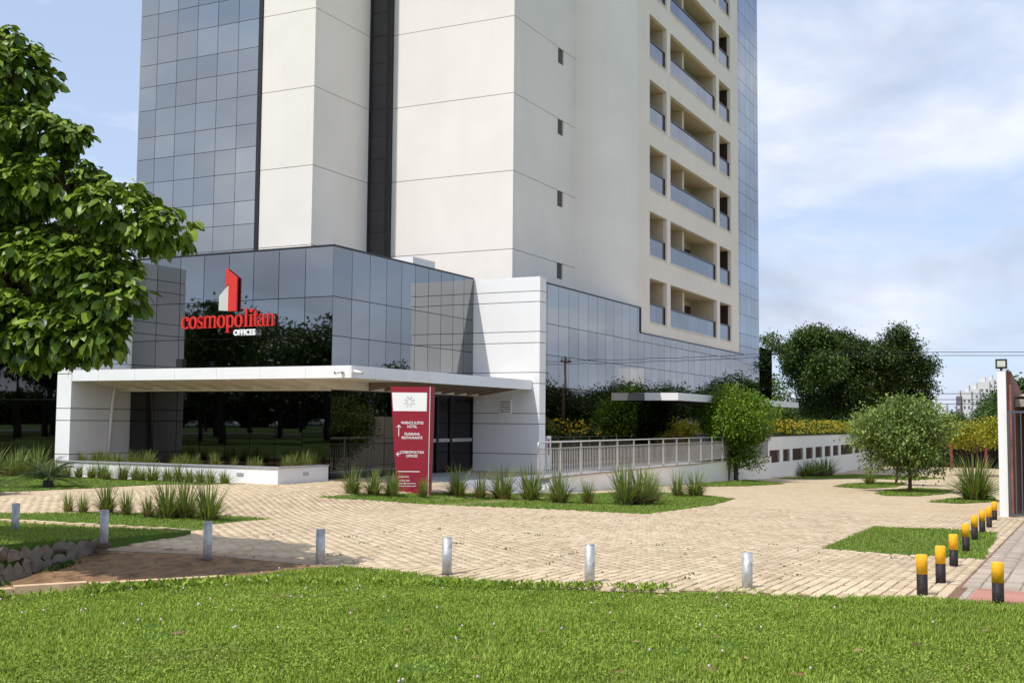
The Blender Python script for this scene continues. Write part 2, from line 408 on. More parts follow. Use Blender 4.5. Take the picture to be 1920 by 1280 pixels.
def sheet(name, poly, mat, off=0.0, step=0.7, zf=None, parent=None, wob=0.0, skirt=0.0):
    zf = zf or gz
    pts = []
    n = len(poly)
    for i in range(n):                                   # subdivide outline
        a = Vector(poly[i]); b = Vector(poly[(i + 1) % n]); L = (b - a).length; k = max(1, int(L / step))
        for j in range(k):
            p = a.lerp(b, j / k)
            if wob: p = p + Vector((rng.uniform(-wob, wob), rng.uniform(-wob, wob)))
            pts.append(p)
    ne = len(pts); edges = [(i, (i + 1) % ne) for i in range(ne)]
    xs = [p.x for p in pts]; ys = [p.y for p in pts]
    gx, gy = np.meshgrid(np.arange(min(xs) + step / 2, max(xs), step), np.arange(min(ys) + step / 2, max(ys), step))
    gx = gx.ravel(); gy = gy.ravel(); ins = in_poly(gx, gy, [(p.x, p.y) for p in pts])
    pts += [Vector((x, y)) for x, y in zip(gx[ins], gy[ins])]
    v, e, f, *_ = delaunay_2d_cdt(pts, edges, [], 1, 1e-5)
    V_ = [(p.x, p.y, zf(p.x, p.y) + off) for p in v]; F_ = [tuple(t) for t in f]
    if skirt:
        from collections import Counter
        ec = Counter(tuple(sorted((t[i], t[(i + 1) % 3]))) for t in F_ for i in range(3)); nb = {}
        for (a, b), c in list(ec.items()):
            if c == 1:
                for q in (a, b):
                    if q not in nb: nb[q] = len(V_); V_.append((V_[q][0], V_[q][1], V_[q][2] - skirt))
                F_.append((a, b, nb[b], nb[a]))
    me = bpy.data.meshes.new(name); me.from_pydata(V_, [], F_)
    me.materials.append(mat); me.update()
    if me.polygons and me.polygons[0].normal.z < 0: me.flip_normals()
    o = bpy.data.objects.new(name, me); COL.objects.link(o)
    if parent: o.parent = parent; o.location = -org(parent)
    return o

# ================================================================== GROUND
POLY = {
 'island_lawn': [(-5.89,-3.71),(-4.72,-3.74),(-3.10,-3.96),(-0.95,-4.31),(2.18,-5.06),(6.27,-5.56),(9.86,-6.27),(9.54,-8.13),(7.12,-10.45),(2.02,-11.16),(-1.06,-11.28),(-3.39,-11.34),(-3.37,-10.22),(-3.16,-8.31),(-3.58,-5.85),(-4.65,-4.65)],
 'round_tree_lawn': [(20.18,-4.71),(25.85,-4.52),(30.60,-4.52),(28.10,-6.53),(25.91,-7.62),(20.67,-7.19),(18.02,-6.09)],
 'tri_lawn': [(-16.5,3.5),(-15.0,3.0),(-14.00,-1.94),(-13.53,-2.22),(-12.36,-3.43),(-11.48,-4.07),(-10.78,-4.93),(-10.56,-5.55),(-10.53,-6.26),(-11.56,-6.26),(-12.31,-6.28),(-13.66,-7.23),(-14.05,-5.46),(-14.48,-3.36),(-14.60,-2.70)],
 'hedge_lawn': [(-12.5,5.2),(-10.24,3.24),(-9.17,3.10),(-8.47,2.82),(-7.21,2.56),(-4.64,2.32),(-3.9,1.0),(-3.25,0.2),(-3.15,7.9),(-2.6,8.0),(-2.6,16),(-12.5,16)],
 'square_lawn': [(-10.28,-16.68),(-6.68,-16.53),(-3.99,-16.48),(-3.70,-17.68),(-4.17,-18.83),(-7.82,-18.97),(-10.54,-19.04),(-10.56,-17.98)],
 'oval_lawn': [(16.68,-13.18),(21.11,-12.90),(25.82,-13.57),(24.35,-15.28),(18.82,-15.43),(15.38,-14.88),(14.77,-13.86)],
 'oval_lawn_b': [(24.07,-10.20),(29.46,-9.88),(34.74,-10.57),(34.16,-12.00),(26.45,-12.57),(22.37,-11.83)],
 'bush_lawn': [(10.28,-15.84),(14.53,-16.23),(18.21,-17.19),(12.95,-17.74),(9.94,-16.83)],
 'wall_foot_lawn': [(36.18,-4.70),(44.97,-4.9),(57.0,-5.4),(55.0,-9.5),(49.97,-12.17),(41.93,-10.96),(43.84,-7.85),(37.64,-6.52)],
}
LEFT_LAWN = [(-15.06,-4.07),(-14.97,-6.41),(-14.35,-7.60),(-15.6,-8.0),(-16.75,-8.25),(-18.45,-8.25),(-22.0,-8.25),(-26.0,-8.25),(-26.0,4.0),(-16.5,3.4)]
FRONT_LAWN = [(-26.0,-7.6),(-24.0,-8.5),(-20.15,-10.55),(-18.40,-11.78),(-17.6,-11.95),(-16.82,-12.23),(-16.80,-13.72),(-16.67,-15.41),(-16.10,-17.05),(-15.82,-18.84),(-15.94,-19.81),(-15.9,-27.0),(-60,-27.0),(-60,-7.6)]
PLAZA = [(-16.95,-8.20),(-16.6,-9.8),(-16.85,-12.5),(-16.95,-15.5),(-16.3,-17.1),(-16.0,-19.06),(70,-19.06),(78,-12),(78,-3.0),(9.0,-3.0),(9.0,0.3),(-2.7,0.3),(-2.7,16),(-14.5,18),(-15.6,3.0),(-14.9,-6.5)]
def z_left(x, y):
    return -0.2 + 0.2 * min(1.0, max(0.0, (-14.2 - x) / 4.0)) if y > -8.3 else gz(x, y)
def z_front(x, y):
    b = gz(-16 if x > -16 else x, y)
    return b + 0.035 * math.sin(x * 0.9 + 1) * math.sin(y * 0.7)
def z_dirt(x, y):
    k = min(1.0, max(0.0, (-16.7 - x) / 2.0)); return -0.215 - 0.26 * k * min(1, max(0.25, (y + 12.3) / 2.0)) + 0.015 * math.sin(x * 3) * math.sin(y * 4)

g_o = MB()
xs = [-2500, -400, -120, -60, -40, -28, -20, -16, -8, 0, 4, 8, 20, 40, 58, 90, 200, 600, 2500]
ys = [-2500, -400, -100, -40, -28, -19, -12, -7, -6.2, -5.5, -4.6, -3.6, -2.4, -1.2, 0, 10, 30, 100, 400, 2500]
vs = [(x, y, gz(x, y) - (0.75 if (-27 < x < -15.5 and -14 < y < 0) else 0.06)) for y in ys for x in xs]
nx = len(xs)
g_o.add(vs, [(j * nx + i, j * nx + i + 1, (j + 1) * nx + i + 1, (j + 1) * nx + i) for j in range(len(ys) - 1) for i in range(nx - 1)])
tag(g_o.build('ground', M['far_ground']), kind='structure')

plaza = tag(sheet('plaza', PLAZA, M['paverfar'], 0.0, 1.0, skirt=0.2), 'beige block paving in front of the glass building', kind='structure')
sidewalk = tag(sheet('sidewalk', [(-16.0,-19.15),(-15.9,-27),(3.0,-27),(3.0,-19.15)], M['pavergfar'], 0.0, 1.0), kind='structure')
tag(sheet('dirt_gutter', [(-16.0,-19.05),(3.0,-19.05),(3.0,-19.16),(-16.0,-19.16)], M['dirt'], 0.004, 0.5, wob=0.0), kind='structure')
tag(sheet('dirt_patch', [(-26,-8.28),(-16.9,-8.28),(-16.3,-8.0),(-15.8,-8.6),(-16.35,-9.6),(-16.6,-10.5),(-16.65,-11.3),(-16.72,-12.0),(-16.9,-12.4),(-17.7,-12.1),(-18.4,-11.75),(-20.15,-10.5),(-24,-8.6)], M['soil'], 0.004, 0.35, z_dirt), kind='structure')
front = tag(sheet('front_lawn', FRONT_LAWN, M['lawn'], 0.0, 0.6, z_front, skirt=0.15), kind='structure')
left = tag(sheet('side_lawn', LEFT_LAWN, M['lawn'], 0.012, 0.5, z_left, skirt=0.35), kind='structure')
for n_, pl in POLY.items():
    tag(sheet('lawn_patch', pl, M['lawn'], 0.012, 0.35, wob=0.05), kind='structure')

# strip of pale edging stones between the two left lawns
ed = MB()
for i in range(26):
    t = i / 26; x = -15.05 + (0.70 if t > .66 else 0.08) * (t if t > .66 else t) ; 
a = Vector((-15.06, -4.0, 0)); b_ = Vector((-14.35, -7.6, 0))
a = Vector((-15.02, -2.0, 0))
for i in range(28):
    p = a.lerp(b_, i / 28) + Vector((rng.uniform(-.02, .02), 0, 0))
    w = rng.uniform(.045, .075); z = z_left(p.x, p.y)
    ed.box(p.x - w, p.x + w, p.y - 0.17, p.y + 0.02, z - 0.05, z + rng.uniform(.03, .045))
tag(ed.build('edging_stones', M['paver']), 'line of pale edging stones between the two grass patches at the left', 'edging', kind='stuff')

# paving blocks with real joints
def exclude(x, y):
    m = in_poly(x, y, PLAZA)
    for pl in list(POLY.values()): m &= ~in_poly(x, y, pl)
    m &= ~in_poly(x, y, LEFT_LAWN)
    m &= ~((x < -16.35) & (y > -12.3))
    return m
ptx, pty, ptz = 0.5, 0.5, 0.5
tb = [(-.5,-.5,0),(.5,-.5,0),(.5,.5,0),(-.5,.5,0),(-.47,-.44,1),(.47,-.44,1),(.47,.44,1),(-.47,.44,1)]
tfb = [(4,5,6,7),(0,1,5,4),(1,2,6,5),(2,3,7,6),(3,0,4,7)]
def blocks(x0, x1, y0, y1, px, py, gapx, gapy, mask):
    rows = np.arange(y0, y1, py); P = []
    for j, y in enumerate(rows):
        cols = np.arange(x0 + (px / 2 if j % 2 else 0), x1, px); P += [(x, y) for x in cols]
    P = np.array(P); P = P[mask(P[:, 0], P[:, 1])]
    P += nr.normal(0, 0.0025, P.shape)
    z = np.array([gz(x, y) for x, y in P]) + nr.normal(0, 0.0022, len(P))
    P = np.c_[P, z - 0.008]
    a = nr.normal(0, 0.008, len(P)); tx = nr.normal(0, 0.005, len(P)); ty = nr.normal(0, 0.006, len(P))
    sx = (px - gapx) * nr.normal(1, .008, len(P)); sy = (py - gapy) * nr.normal(1, .02, len(P))
    X = np.c_[np.cos(a), np.sin(a), tx] * sx[:, None]; Y = np.c_[-np.sin(a), np.cos(a), ty] * sy[:, None]
    Z = np.tile(np.array([[0, 0, 0.026]]), (len(P), 1))
    return P, X, Y, Z
def camdist(P): return np.hypot(P[:, 0] - CAM.x, P[:, 1] - CAM.y)
def inview(P, m=0.1):
    d = P - np.array(CAM); xx = d @ np.array(_x2); ff = d @ np.array(_f)
    return (np.abs(xx) < ff * (960 / 2145.4 + m)) & (ff > 1)
P, X, Y, Z = blocks(-17.2, 1.5, -19.0, 1.0, 0.24, 0.13, 0.006, 0.011, exclude)
keep = inview(P, .04); P, X, Y, Z = P[keep], X[keep], Y[keep], Z[keep]
near = np.argsort(camdist(P)); single = near[:300]; rest = near[300:]
V, F = inst(tb, tfb, X[rest], Y[rest], Z[rest], P[rest])
bl = np_mesh('paving_blocks', V, F, M['paver'], plaza); tag(bl, kind='stuff')
me = bpy.data.meshes.new('paving_block'); me.from_pydata(tb, [], tfb); me.materials.append(M['paver'])
for i in single:
    o = bpy.data.objects.new('paving_block', me); COL.objects.link(o); o.parent = plaza
    o.matrix_local = Matrix(((X[i][0], Y[i][0], 0, P[i][0]), (X[i][1], Y[i][1], 0, P[i][1]), (X[i][2], Y[i][2], 0.026, P[i][2]), (0, 0, 0, 1)))
# a bed under the blocks so that joints read brown
bedm = tag(sheet('paving_bed', [(-16.95,-8.20),(-16.6,-9.8),(-16.85,-12.5),(-16.95,-15.5),(-16.3,-17.1),(-16.0,-19.06),(1.4,-19.06),(1.4,-3.4),(-2.9,0.1),(-10,1),(-14.9,-3.5),(-14.4,-7.7)], M['bed'], 0.006, 1.0), kind='structure')
def mside(x, y): return (x < 2.5)
P, X, Y, Z = blocks(-14.4, 2.5, -21.5, -19.15, 0.21, 0.21, 0.012, 0.012, mside)
keep = inview(P, .04); P, X, Y, Z = P[keep], X[keep], Y[keep], Z[keep]
near = np.argsort(camdist(P)); V, F = inst(tb, tfb, X[near[60:]], Y[near[60:]], Z[near[60:]], P[near[60:]])
bl = np_mesh('paving_blocks', V, F, M['paverg'], sidewalk); tag(bl, kind='stuff')
meg = bpy.data.meshes.new('sidewalk_block'); meg.from_pydata(tb, [], tfb); meg.materials.append(M['paverg'])
mer = bpy.data.meshes.new('red_block'); mer.from_pydata(tb, [], tfb); mer.materials.append(M['paverr'])
def put_blocks(nm, me_, par, idx):
    for i in idx:
        o = bpy.data.objects.new(nm, me_); COL.objects.link(o); o.parent = par
        o.matrix_local = Matrix(((X[i][0], Y[i][0], 0, P[i][0]), (X[i][1], Y[i][1], 0, P[i][1]), (X[i][2], Y[i][2], 0.026, P[i][2]), (0, 0, 0, 1)))
put_blocks('sidewalk_block', meg, sidewalk, near[:60])
P, X, Y, Z = blocks(-15.95, -14.45, -21.5, -19.1, 0.3, 0.3, 0.008, 0.008, mside)
keep = inview(P, .06); P, X, Y, Z = P[keep], X[keep], Y[keep], Z[keep]
put_blocks('red_block', mer, sidewalk, range(len(P)))

# kerb between the front lawn and the dirt
kb = MB()
kpts = [Vector((-25.0, -8.15, 0)), Vector((-22.3, -9.35, 0)), Vector((-20.15, -10.47, 0)), Vector((-18.32, -11.70, 0))]
for a, b2 in zip(kpts[:-1], kpts[1:]):
    d = (b2 - a).normalized(); nn = Vector((-d.y, d.x, 0)); L = (b2 - a).length; k = max(1, round(L / 0.8))
    for i in range(k):
        p = a + d * (L * i / k + 0.008); q = a + d * (L * (i + 1) / k - 0.008); jz = rng.uniform(-.012, .012)
        vs = []
        for c, w in ((p, -.06), (q, -.06), (q, .06), (p, .06)): vs.append(c + nn * w)
        kb.add([(v.x, v.y, -0.5) for v in vs] + [(v.x, v.y, -0.14 + jz) for v in vs], [(0, 3, 2, 1), (4, 5, 6, 7), (0, 1, 5, 4), (1, 2, 6, 5), (2, 3, 7, 6), (3, 0, 4, 7)])
tag(kb.build('kerb', M['kerbm']), 'concrete kerb with orange light in its colour along the edge of the front lawn', kind='structure')

# dry-stone retaining wall under the left lawn
sw = empty('stone_wall', (-20.5, -8.25, -0.4), 'low rubble stone retaining wall under the left lawn beside the red dirt', 'retaining wall')
wb = MB()
wb.add([(-26, -8.24, -0.7), (-16.85, -8.24, -0.7), (-16.85, -7.9, -0.7), (-26, -7.9, -0.7), (-26, -8.24, 0.0), (-16.85, -8.24, -0.075), (-16.85, -7.9, -0.075), (-26, -7.9, 0.0)],
       [(0, 3, 2, 1), (4, 5, 6, 7), (0, 1, 5, 4), (1, 2, 6, 5), (2, 3, 7, 6), (3, 0, 4, 7)])
wb.build('mortar_core', M['mortar'], sw)
stone_me = []
for k in range(9):
    bm = bmesh.new(); r_ = random.Random(k + 50)
    pts = []
    for i in range(11):
        a = r_.uniform(0, 2 * PI); rr = r_.uniform(.36, .52)
        pts.append((math.cos(a) * rr, r_.choice((-0.5, -0.38, 0.3)), math.sin(a) * rr * r_.uniform(.85, 1.1)))
    vs = [bm.verts.new(p) for p in pts]
    res = bmesh.ops.convex_hull(bm, input=vs)
    bmesh.ops.delete(bm, geom=[g for g in res['geom_interior'] if isinstance(g, bmesh.types.BMVert)], context='VERTS')
    m_ = bpy.data.meshes.new('stone'); bm.to_mesh(m_); bm.free(); m_.materials.append(M['stone']); stone_me.append(m_)
row_z = -0.40; xx0 = -22.5
for r_i, (zc, hh) in enumerate(((-0.455, .17), (-0.305, .19), (-0.135, .19))):
    x = -22.4
    while x < -16.9:
        w = rng.uniform(.12, .26)
        top = -0.005 - 0.07 * min(1, max(0, (x + 18.6) / 1.7))
        if zc < -0.2 or x < -16.95:
            o = link('stone', rng.choice(stone_me), sw, (x + w / 2, -8.25 + rng.uniform(-.015, .02), min(zc + rng.uniform(-.02, .02), top - hh * .42)))
            o.scale = (w * 1.3, rng.uniform(.10, .15), hh * rng.uniform(1.2, 1.5)); o.rotation_euler = (0, rng.uniform(-.5, .5), rng.uniform(-.15, .15))
        x += w * 0.95

# ================================================================== PODIUM
pod = empty('glass_podium', (0, 0, -0.3), 'two-storey mirrored glass base building with white wing walls and entrance canopy', 'building')
ZR = [-0.2, 2.93, 4.16, 5.36, 6.90]
G = 0.011
core = MB(); core.box(0.05, 9.3, 0.05, 16.0, -0.6, 6.86).box(9.3, 39.34, -1.95, 16.0, -0.6, 5.68).box(9.3, 21.44, -1.95, 16.0, 5.68, 6.86)
core.build('building_core', M['mullion'], pod)
ycols = [0, 1.05, 2.07, 3.07, 4.07, 5.1, 6.1, 7.1, 8.14]
for a, b2 in zip(ycols[:-1], ycols[1:]):
    for j in range(4):
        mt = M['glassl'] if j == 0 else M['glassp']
        piece('window_pane', mt, pod, 0.0, 0.03, a + G, b2 - G, ZR[j] + G, ZR[j + 1] - G, 0.0028)
xc_ = [0, 1.0, 2.0, 2.98, 3.9, 4.78, 5.65, 6.53, 7.4, 8.2, 8.95]
for a, b2 in zip(xc_[:-1], xc_[1:]):
    for j in range(4):
        if j == 0 and a > 5.5: continue
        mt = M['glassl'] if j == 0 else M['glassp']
        piece('window_pane', mt, pod, a + G, b2 - G, 0.0, 0.03, ZR[j] + G, ZR[j + 1] - G, 0.0028)
xr = [9.52, 10.2, 11.2, 12.25, 13.25, 14.25, 15.25, 16.25, 17.2, 18.15, 19.15, 20.1, 21.1, 22.05, 23.0, 24.0, 24.9, 25.8, 26.75, 27.7, 28.7, 29.7, 30.7, 31.65, 32.6, 33.6, 34.6, 35.6, 36.6, 37.65, 38.6, 39.38]
for i, (a, b2) in enumerate(zip(xr[:-1], xr[1:])):
    for j in range(4):
        z0, z1 = ZR[j], ZR[j + 1]
        if j == 3:
            if a >= 21.5: z1 = 5.74
            elif b2 > 21.5: pass
        if j == 3 and a < 21.5 < b2:
            piece('window_pane', M['glassp'], pod, a + G, 21.5 - G, -2.0, -1.97, z0 + G, z1 - G, 0.0016)
            piece('window_pane', M['glassp'], pod, 21.5, b2 - G, -2.0, -1.97, z0 + G, 5.74 - G, 0.0016); continue
        # every second joint is missing in the middle rows: wider panes
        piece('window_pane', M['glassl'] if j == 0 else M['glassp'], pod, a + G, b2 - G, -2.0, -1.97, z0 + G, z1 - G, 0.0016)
# parapet copings
cp = MB()
cp.box(-0.03, 0.10, -0.03, 8.2, 6.90, 6.95).box(0.10, 8.95, -0.03, 0.12, 6.90, 6.95)
cp.box(9.50, 21.53, -2.04, -1.85, 6.90, 6.95).box(21.44, 21.53, -2.04, -1.90, 5.78, 6.90).box(21.53, 39.42, -2.04, -1.90, 5.74, 5.79)
cp.build('coping', M['black'], pod)
# wing walls, built as bands with recessed joints
WJ = [-0.6, 0.43, 1.52, 1.90, 2.99, 3.39, 4.47, 4.88, 5.97, 6.36, 6.90]
def banded(par, x0, x1, y0, y1, js, mat, g=0.012, inset=0.02, name='wall_band'):
    for a, b2 in zip(js[:-1], js[1:]): piece(name, mat, par, x0, x1, y0, y1, a + g, b2 - g)
    MB().box(x0 + inset, x1 - inset, y0 + inset, y1 - inset, js[0], js[-1] - 0.03).build('joint_core', M['joint'], par)
banded(pod, 8.97, 9.49, -2.74, 0.6, WJ, M['white'])
banded(pod, -2.5, 0.2, 8.16, 8.78, [-0.6, 0.46] + WJ[2:], M['white'])
# entrance recess on the right face
MB().box(5.66, 8.96, -0.02, 0.02, 2.55, 2.92).build('door_header', M['black'], pod)
for k, (a, b2) in enumerate(((5.68, 6.30), (6.36, 7.25), (7.33, 8.92))):
    d_ = piece('door', M['glassd'], pod, a, b2, 0.0, 0.035, -0.2, 2.54, 0.0008)
    fr = MB(); fr.box(a - .03, a + .03, -0.05, -0.002, -0.2, 2.54).box(b2 - .03, b2 + .0, -0.05, -0.002, -0.2, 2.54).box(a + .03, b2 - .03, -0.05, -0.002, 2.44, 2.54)
    fr.build('door_frame', M['black'], d_)
    MB().box(a + 0.06, b2 - 0.06, -0.045, -0.006, 0.86, 0.98).build('push_bar', M['steel'], d_)
# dark base plinth under the glass corner
MB().box(-0.03, 5.6, -0.06, -0.005, -0.5, -0.2).box(-0.05, -0.005, -0.06, 8.1, -0.5, -0.2).build('plinth', M['granite'], pod)

# entrance canopy
slab = MB(); slab.box(-2.45, 0.0, -2.35, 8.14, 3.0, 3.05).box(0.0, 8.96, -2.35, -0.01, 3.0, 3.05)
m_, t_, b_s = new_mat('milky_panel')
b_s.inputs['Base Color'].default_value = (0.75, 0.73, 0.68, 1); trn = t_.nodes.new('ShaderNodeBsdfTranslucent'); trn.inputs[0].default_value = (0.7, 0.66, 0.58, 1)
mxs = t_.nodes.new('ShaderNodeMixShader'); mxs.inputs[0].default_value = 0.35
t_.links.new(b_s.outputs[0], mxs.inputs[1]); t_.links.new(trn.outputs[0], mxs.inputs[2]); t_.links.new(mxs.outputs[0], t_.nodes['Material Output'].inputs[0])
M['milky'] = m_
can = slab.build('canopy', M['milky'], pod)
for a, b2 in zip([-2.4, -.9, .7, 2.3, 3.9, 5.5, 7.0], [-.9, .7, 2.3, 3.9, 5.5, 7.0, 8.14]):
    piece('fascia_panel', M['fascia'], can, -2.5, -2.455, a + .004, b2 - .004, 2.76, 3.10)
for a, b2 in zip([-2.5, -1.3, .2, 1.7, 3.3, 5.0, 6.9], [-1.3, .2, 1.7, 3.3, 5.0, 6.9, 8.96]):
    piece('fascia_panel', M['fascia'], can, a + .004, b2 - .004, -2.445, -2.40, 2.76, 3.10)
sf = MB(); sf.box(-2.45, 0.9, -2.39, -0.7, 2.765, 2.80).box(-2.45, -2.1, -0.7, 8.14, 2.77, 2.80).box(0.9, 8.95, -2.39, -2.15, 2.77, 2.80)
sf.build('soffit', M['soffit'], can)
MB().box(-0.62, -0.02, -0.02, 8.14, 2.48, 2.99).box(0.0, 8.95, -0.55, -0.03, 2.52, 2.99).build('back_beam', M['soffit'], can)
def wedge(nm, mat_, p0, p1, w, ax):      # beam tapering from the back beam out to the edge
    (x0, y0), (x1, y1) = p0, p1; dx, dy = (0, w) if ax == 'x' else (w, 0)
    vs_ = [(x0, y0, 2.77), (x0 + dx, y0 + dy, 2.77), (x1 + dx, y1 + dy, 2.52), (x1, y1, 2.52), (x0, y0, 2.99), (x0 + dx, y0 + dy, 2.99), (x1 + dx, y1 + dy, 2.99), (x1, y1, 2.99)]
    MB().add(vs_, [(0, 3, 2, 1), (4, 5, 6, 7), (0, 1, 5, 4), (1, 2, 6, 5), (2, 3, 7, 6), (3, 0, 4, 7)]).build(nm, mat_, can)
for i in range(9): wedge('soffit_beam', M['soffit'], (-2.1, -0.6 + i * 1.02), (-0.62, -0.6 + i * 1.02), .42, 'x')
for i in range(9): wedge('soffit_beam', M['slat'], (1.2 + i * .9, -2.15), (1.2 + i * .9, -0.55), .12, 'y')
# second canopy further along
slab = MB().box(22.07, 46.75, -3.60, -2.01, 2.86, 2.92); can2 = slab.build('canopy', M['fascia'], pod)
piece('fascia_panel', M['fascia'], can2, 22.02, 22.065, -3.65, -2.01, 2.64, 2.99)
for k in range(12): piece('fascia_panel', M['fascia'], can2, 22.02 + k * 2.06 + (.05 if k == 0 else .004), 22.02 + (k + 1) * 2.06, -3.65, -3.605, 2.64, 2.99)
for k in range(24): piece('soffit_beam', M['slat'], can2, 22.4 + k * 1.0, 22.4 + k * 1.0 + .5, -3.6, -2.02, 2.68, 2.85)
# planter in front of the left glass
pl = MB(); pl.prism([(-3.05, -0.45), (-0.7, -0.45), (-0.7, -0.33), (-2.93, -0.33), (-2.93, 8.1), (-3.05, 8.1)], -0.5, 0.26)
pto = tag(pl.build('planter', M['white'], None, (-3.0, -0.4, -0.2)), 'long low white planter wall in front of the left mirrored glass', 'planter')
MB().prism([(-3.09, -0.49), (-0.7, -0.49), (-0.7, -0.30), (-2.90, -0.30), (-2.90, 8.1), (-3.09, 8.1)], 0.26, 0.295).build('coping', M['granite'], pto)
MB().box(-2.93, -0.7, -0.33, 0.0, -0.3, 0.18).box(-2.93, -0.06, 0.0, 8.1, -0.3, 0.18).build('soil', M['soil'], pto)
for (x0, x1, y0, y1) in ((-3.07, -3.051, .75, .98), (-1.9, -1.68, -0.47, -0.451)):
    v_ = MB().box(x0, x1, y0, y1, 0.02, 0.11).build('vent', M['steel'], pto)
# left glass wing beyond the left wall
lw = empty('left_glass_wing', (-1.8, 12, -0.3), 'dark mirrored glass wing left of the white wing wall', 'building')
MB().box(-1.77, 6, 8.8, 30, -0.6, 6.86).build('building_core', M['mullion'], lw)
for i in range(12):
    for a, b2 in zip([-0.2, 2.2, 3.06, 4.16, 5.36], [2.2, 3.06, 4.16, 5.36, 6.9]):
        piece('window_pane', M['glassl'], lw, -1.8, -1.772, 8.95 + i * 1.25 + G, 8.95 + (i + 1) * 1.25 - G, a + G, b2 - G, 0.0016)
MB().box(-1.84, -1.70, 8.79, 8.94, -0.4, 6.9).build('dark_frame', M['brownwall'], lw)
# far glass annex beyond the tower
fa = empty('far_glass_annex', (52, 0, -1), 'small mirrored glass block behind the right end of the tower', 'building')
MB().box(49.0, 53.6, -0.22, 8, -2, 6.9).build('building_core', M['black'], fa)
for k in range(4):
    for a, b2 in zip([-1.0, 2.93, 4.16, 5.36, 6.2], [2.93, 4.16, 5.36, 6.2, 6.9]): piece('window_pane', M['glassp'], fa, 49.6 + k * 1.0 + G, 50.6 + k * 1.0 - G, -0.25, -0.222, a + G, b2 - G, .001)
MB().box(48.9, 49.58, -0.35, -0.1, -2, 6.95).build('dark_fin', M['black'], fa)

# ================================================================== TOWER
tw = empty('tower', (20, 3, 6.9), 'tall cream and mirrored glass tower with recessed balconies rising from the podium', 'building')
S0, SP = 8.58, 3.22; NF = 9; ZT = S0 + SP * NF
stor = [6.7] + [S0 + SP * k for k in range(NF + 1)]
gl_rows = [6.95, S0 - SP + 2.03]; gl_rows = [6.93, 7.6, S0]
for k in range(NF): gl_rows += [S0 + SP * k + 1.05, S0 + SP * k + 2.02, S0 + SP * (k + 1)]
gl_rows = [6.93, S0 - SP + 2.02, S0] + gl_rows[3:]
MB().box(8.38, 26, 9.75, 16.52, 6.8, ZT).box(8.40, 12.24, 7.14, 9.75, 6.8, ZT).box(12.64, 26, .27, 9.75, 6.8, ZT).box(12.43, 12.64, 6.2, 7.2, 6.8, ZT).build('building_core', M['joint'], tw)
gc = [9.93, 11.03, 12.15, 13.27, 14.41, 15.53, 16.55]
for a, b2 in zip(gc[:-1], gc[1:]):
    for z0, z1 in zip(gl_rows[:-1], gl_rows[1:]):
        if z0 < 24: piece('window_pane', M['glass'], tw, 8.34, 8.37, a + G, b2 - G, z0 + G, z1 - G, 0.0026)
MB().box(8.345, 8.375, 9.93, 16.55, 24.2, ZT).build('upper_glass', M['glass'], tw)
MB().box(8.27, 8.40, 9.735, 9.915, 6.8, ZT).build('dark_mullion', M['black'], tw)
for a, b2 in zip(stor[:-1], stor[1:]):
    piece('wall_panel', M['cream'], tw, 8.34, 8.52, 7.08, 9.72, a + .012, b2 - .012)
    piece('wall_panel', M['cream'], tw, 8.53, 12.27, 7.08, 7.2, a + .012, b2 - .012)
    piece('wall_panel', M['cream'], tw, 12.58, 12.76, 0.21, 6.04, a + .012, b2 - .012)
    piece('wall_panel', M['cream'], tw, 12.77, 16.94, 0.21, 0.36, a + .012, b2 - .012)
    piece('wall_panel', M['cream'], tw, 16.94, 17.57, 0.21, 0.36, a + .012, b2 - .70)
    piece('wall_panel', M['cream'], tw, 17.57, 18.90, 0.21, 0.36, a + .012, b2 - .012)
    w_ = piece('small_window', M['beige_in'], tw, 16.94, 17.57, 0.58, 0.60, b2 - .70, b2 - .0)
    MB().box(16.96, 17.02, 0.50, 0.57, b2 - .69, b2 - .02).box(17.24, 17.27, 0.50, 0.57, b2 - .69, b2 - .02).build('louvre_frame', M['joint'], w_)
    MB().box(16.94, 17.57, 0.37, 0.60, b2 - .74, b2 - .70).box(16.94, 17.57, 0.37, 0.6, b2 - .0, b2 + .02).box(17.571, 17.60, 0.362, 0.6, b2 - .7, b2 - .0).build('window_reveal', M['cream'], w_)
for z0, z1 in zip(gl_rows[:-1], gl_rows[1:]):
    piece('shaft_panel', M['shaft'], tw, 12.40, 12.43, 6.25, 7.078, z0 + .012, z1 - .012)
MB().box(12.34, 12.60, 6.05, 6.24, 6.8, ZT).build('dark_mullion', M['black'], tw)
# curved corner
cv = MB(); n_ = 20; vs = []
for i in range(n_ + 1):
    a = PI / 2 * i / n_; vs.append((21.22 - 2.33 * math.cos(a), 0.21 - 2.16 * math.sin(a)))
pts = [(x, y, 5.79) for x, y in vs] + [(x, y, ZT) for x, y in vs]
cv.add(pts, [(i, i + 1, n_ + 2 + i, n_ + 1 + i) for i in range(n_)], True)
cv.build('curved_wall', M['cream2'], tw)
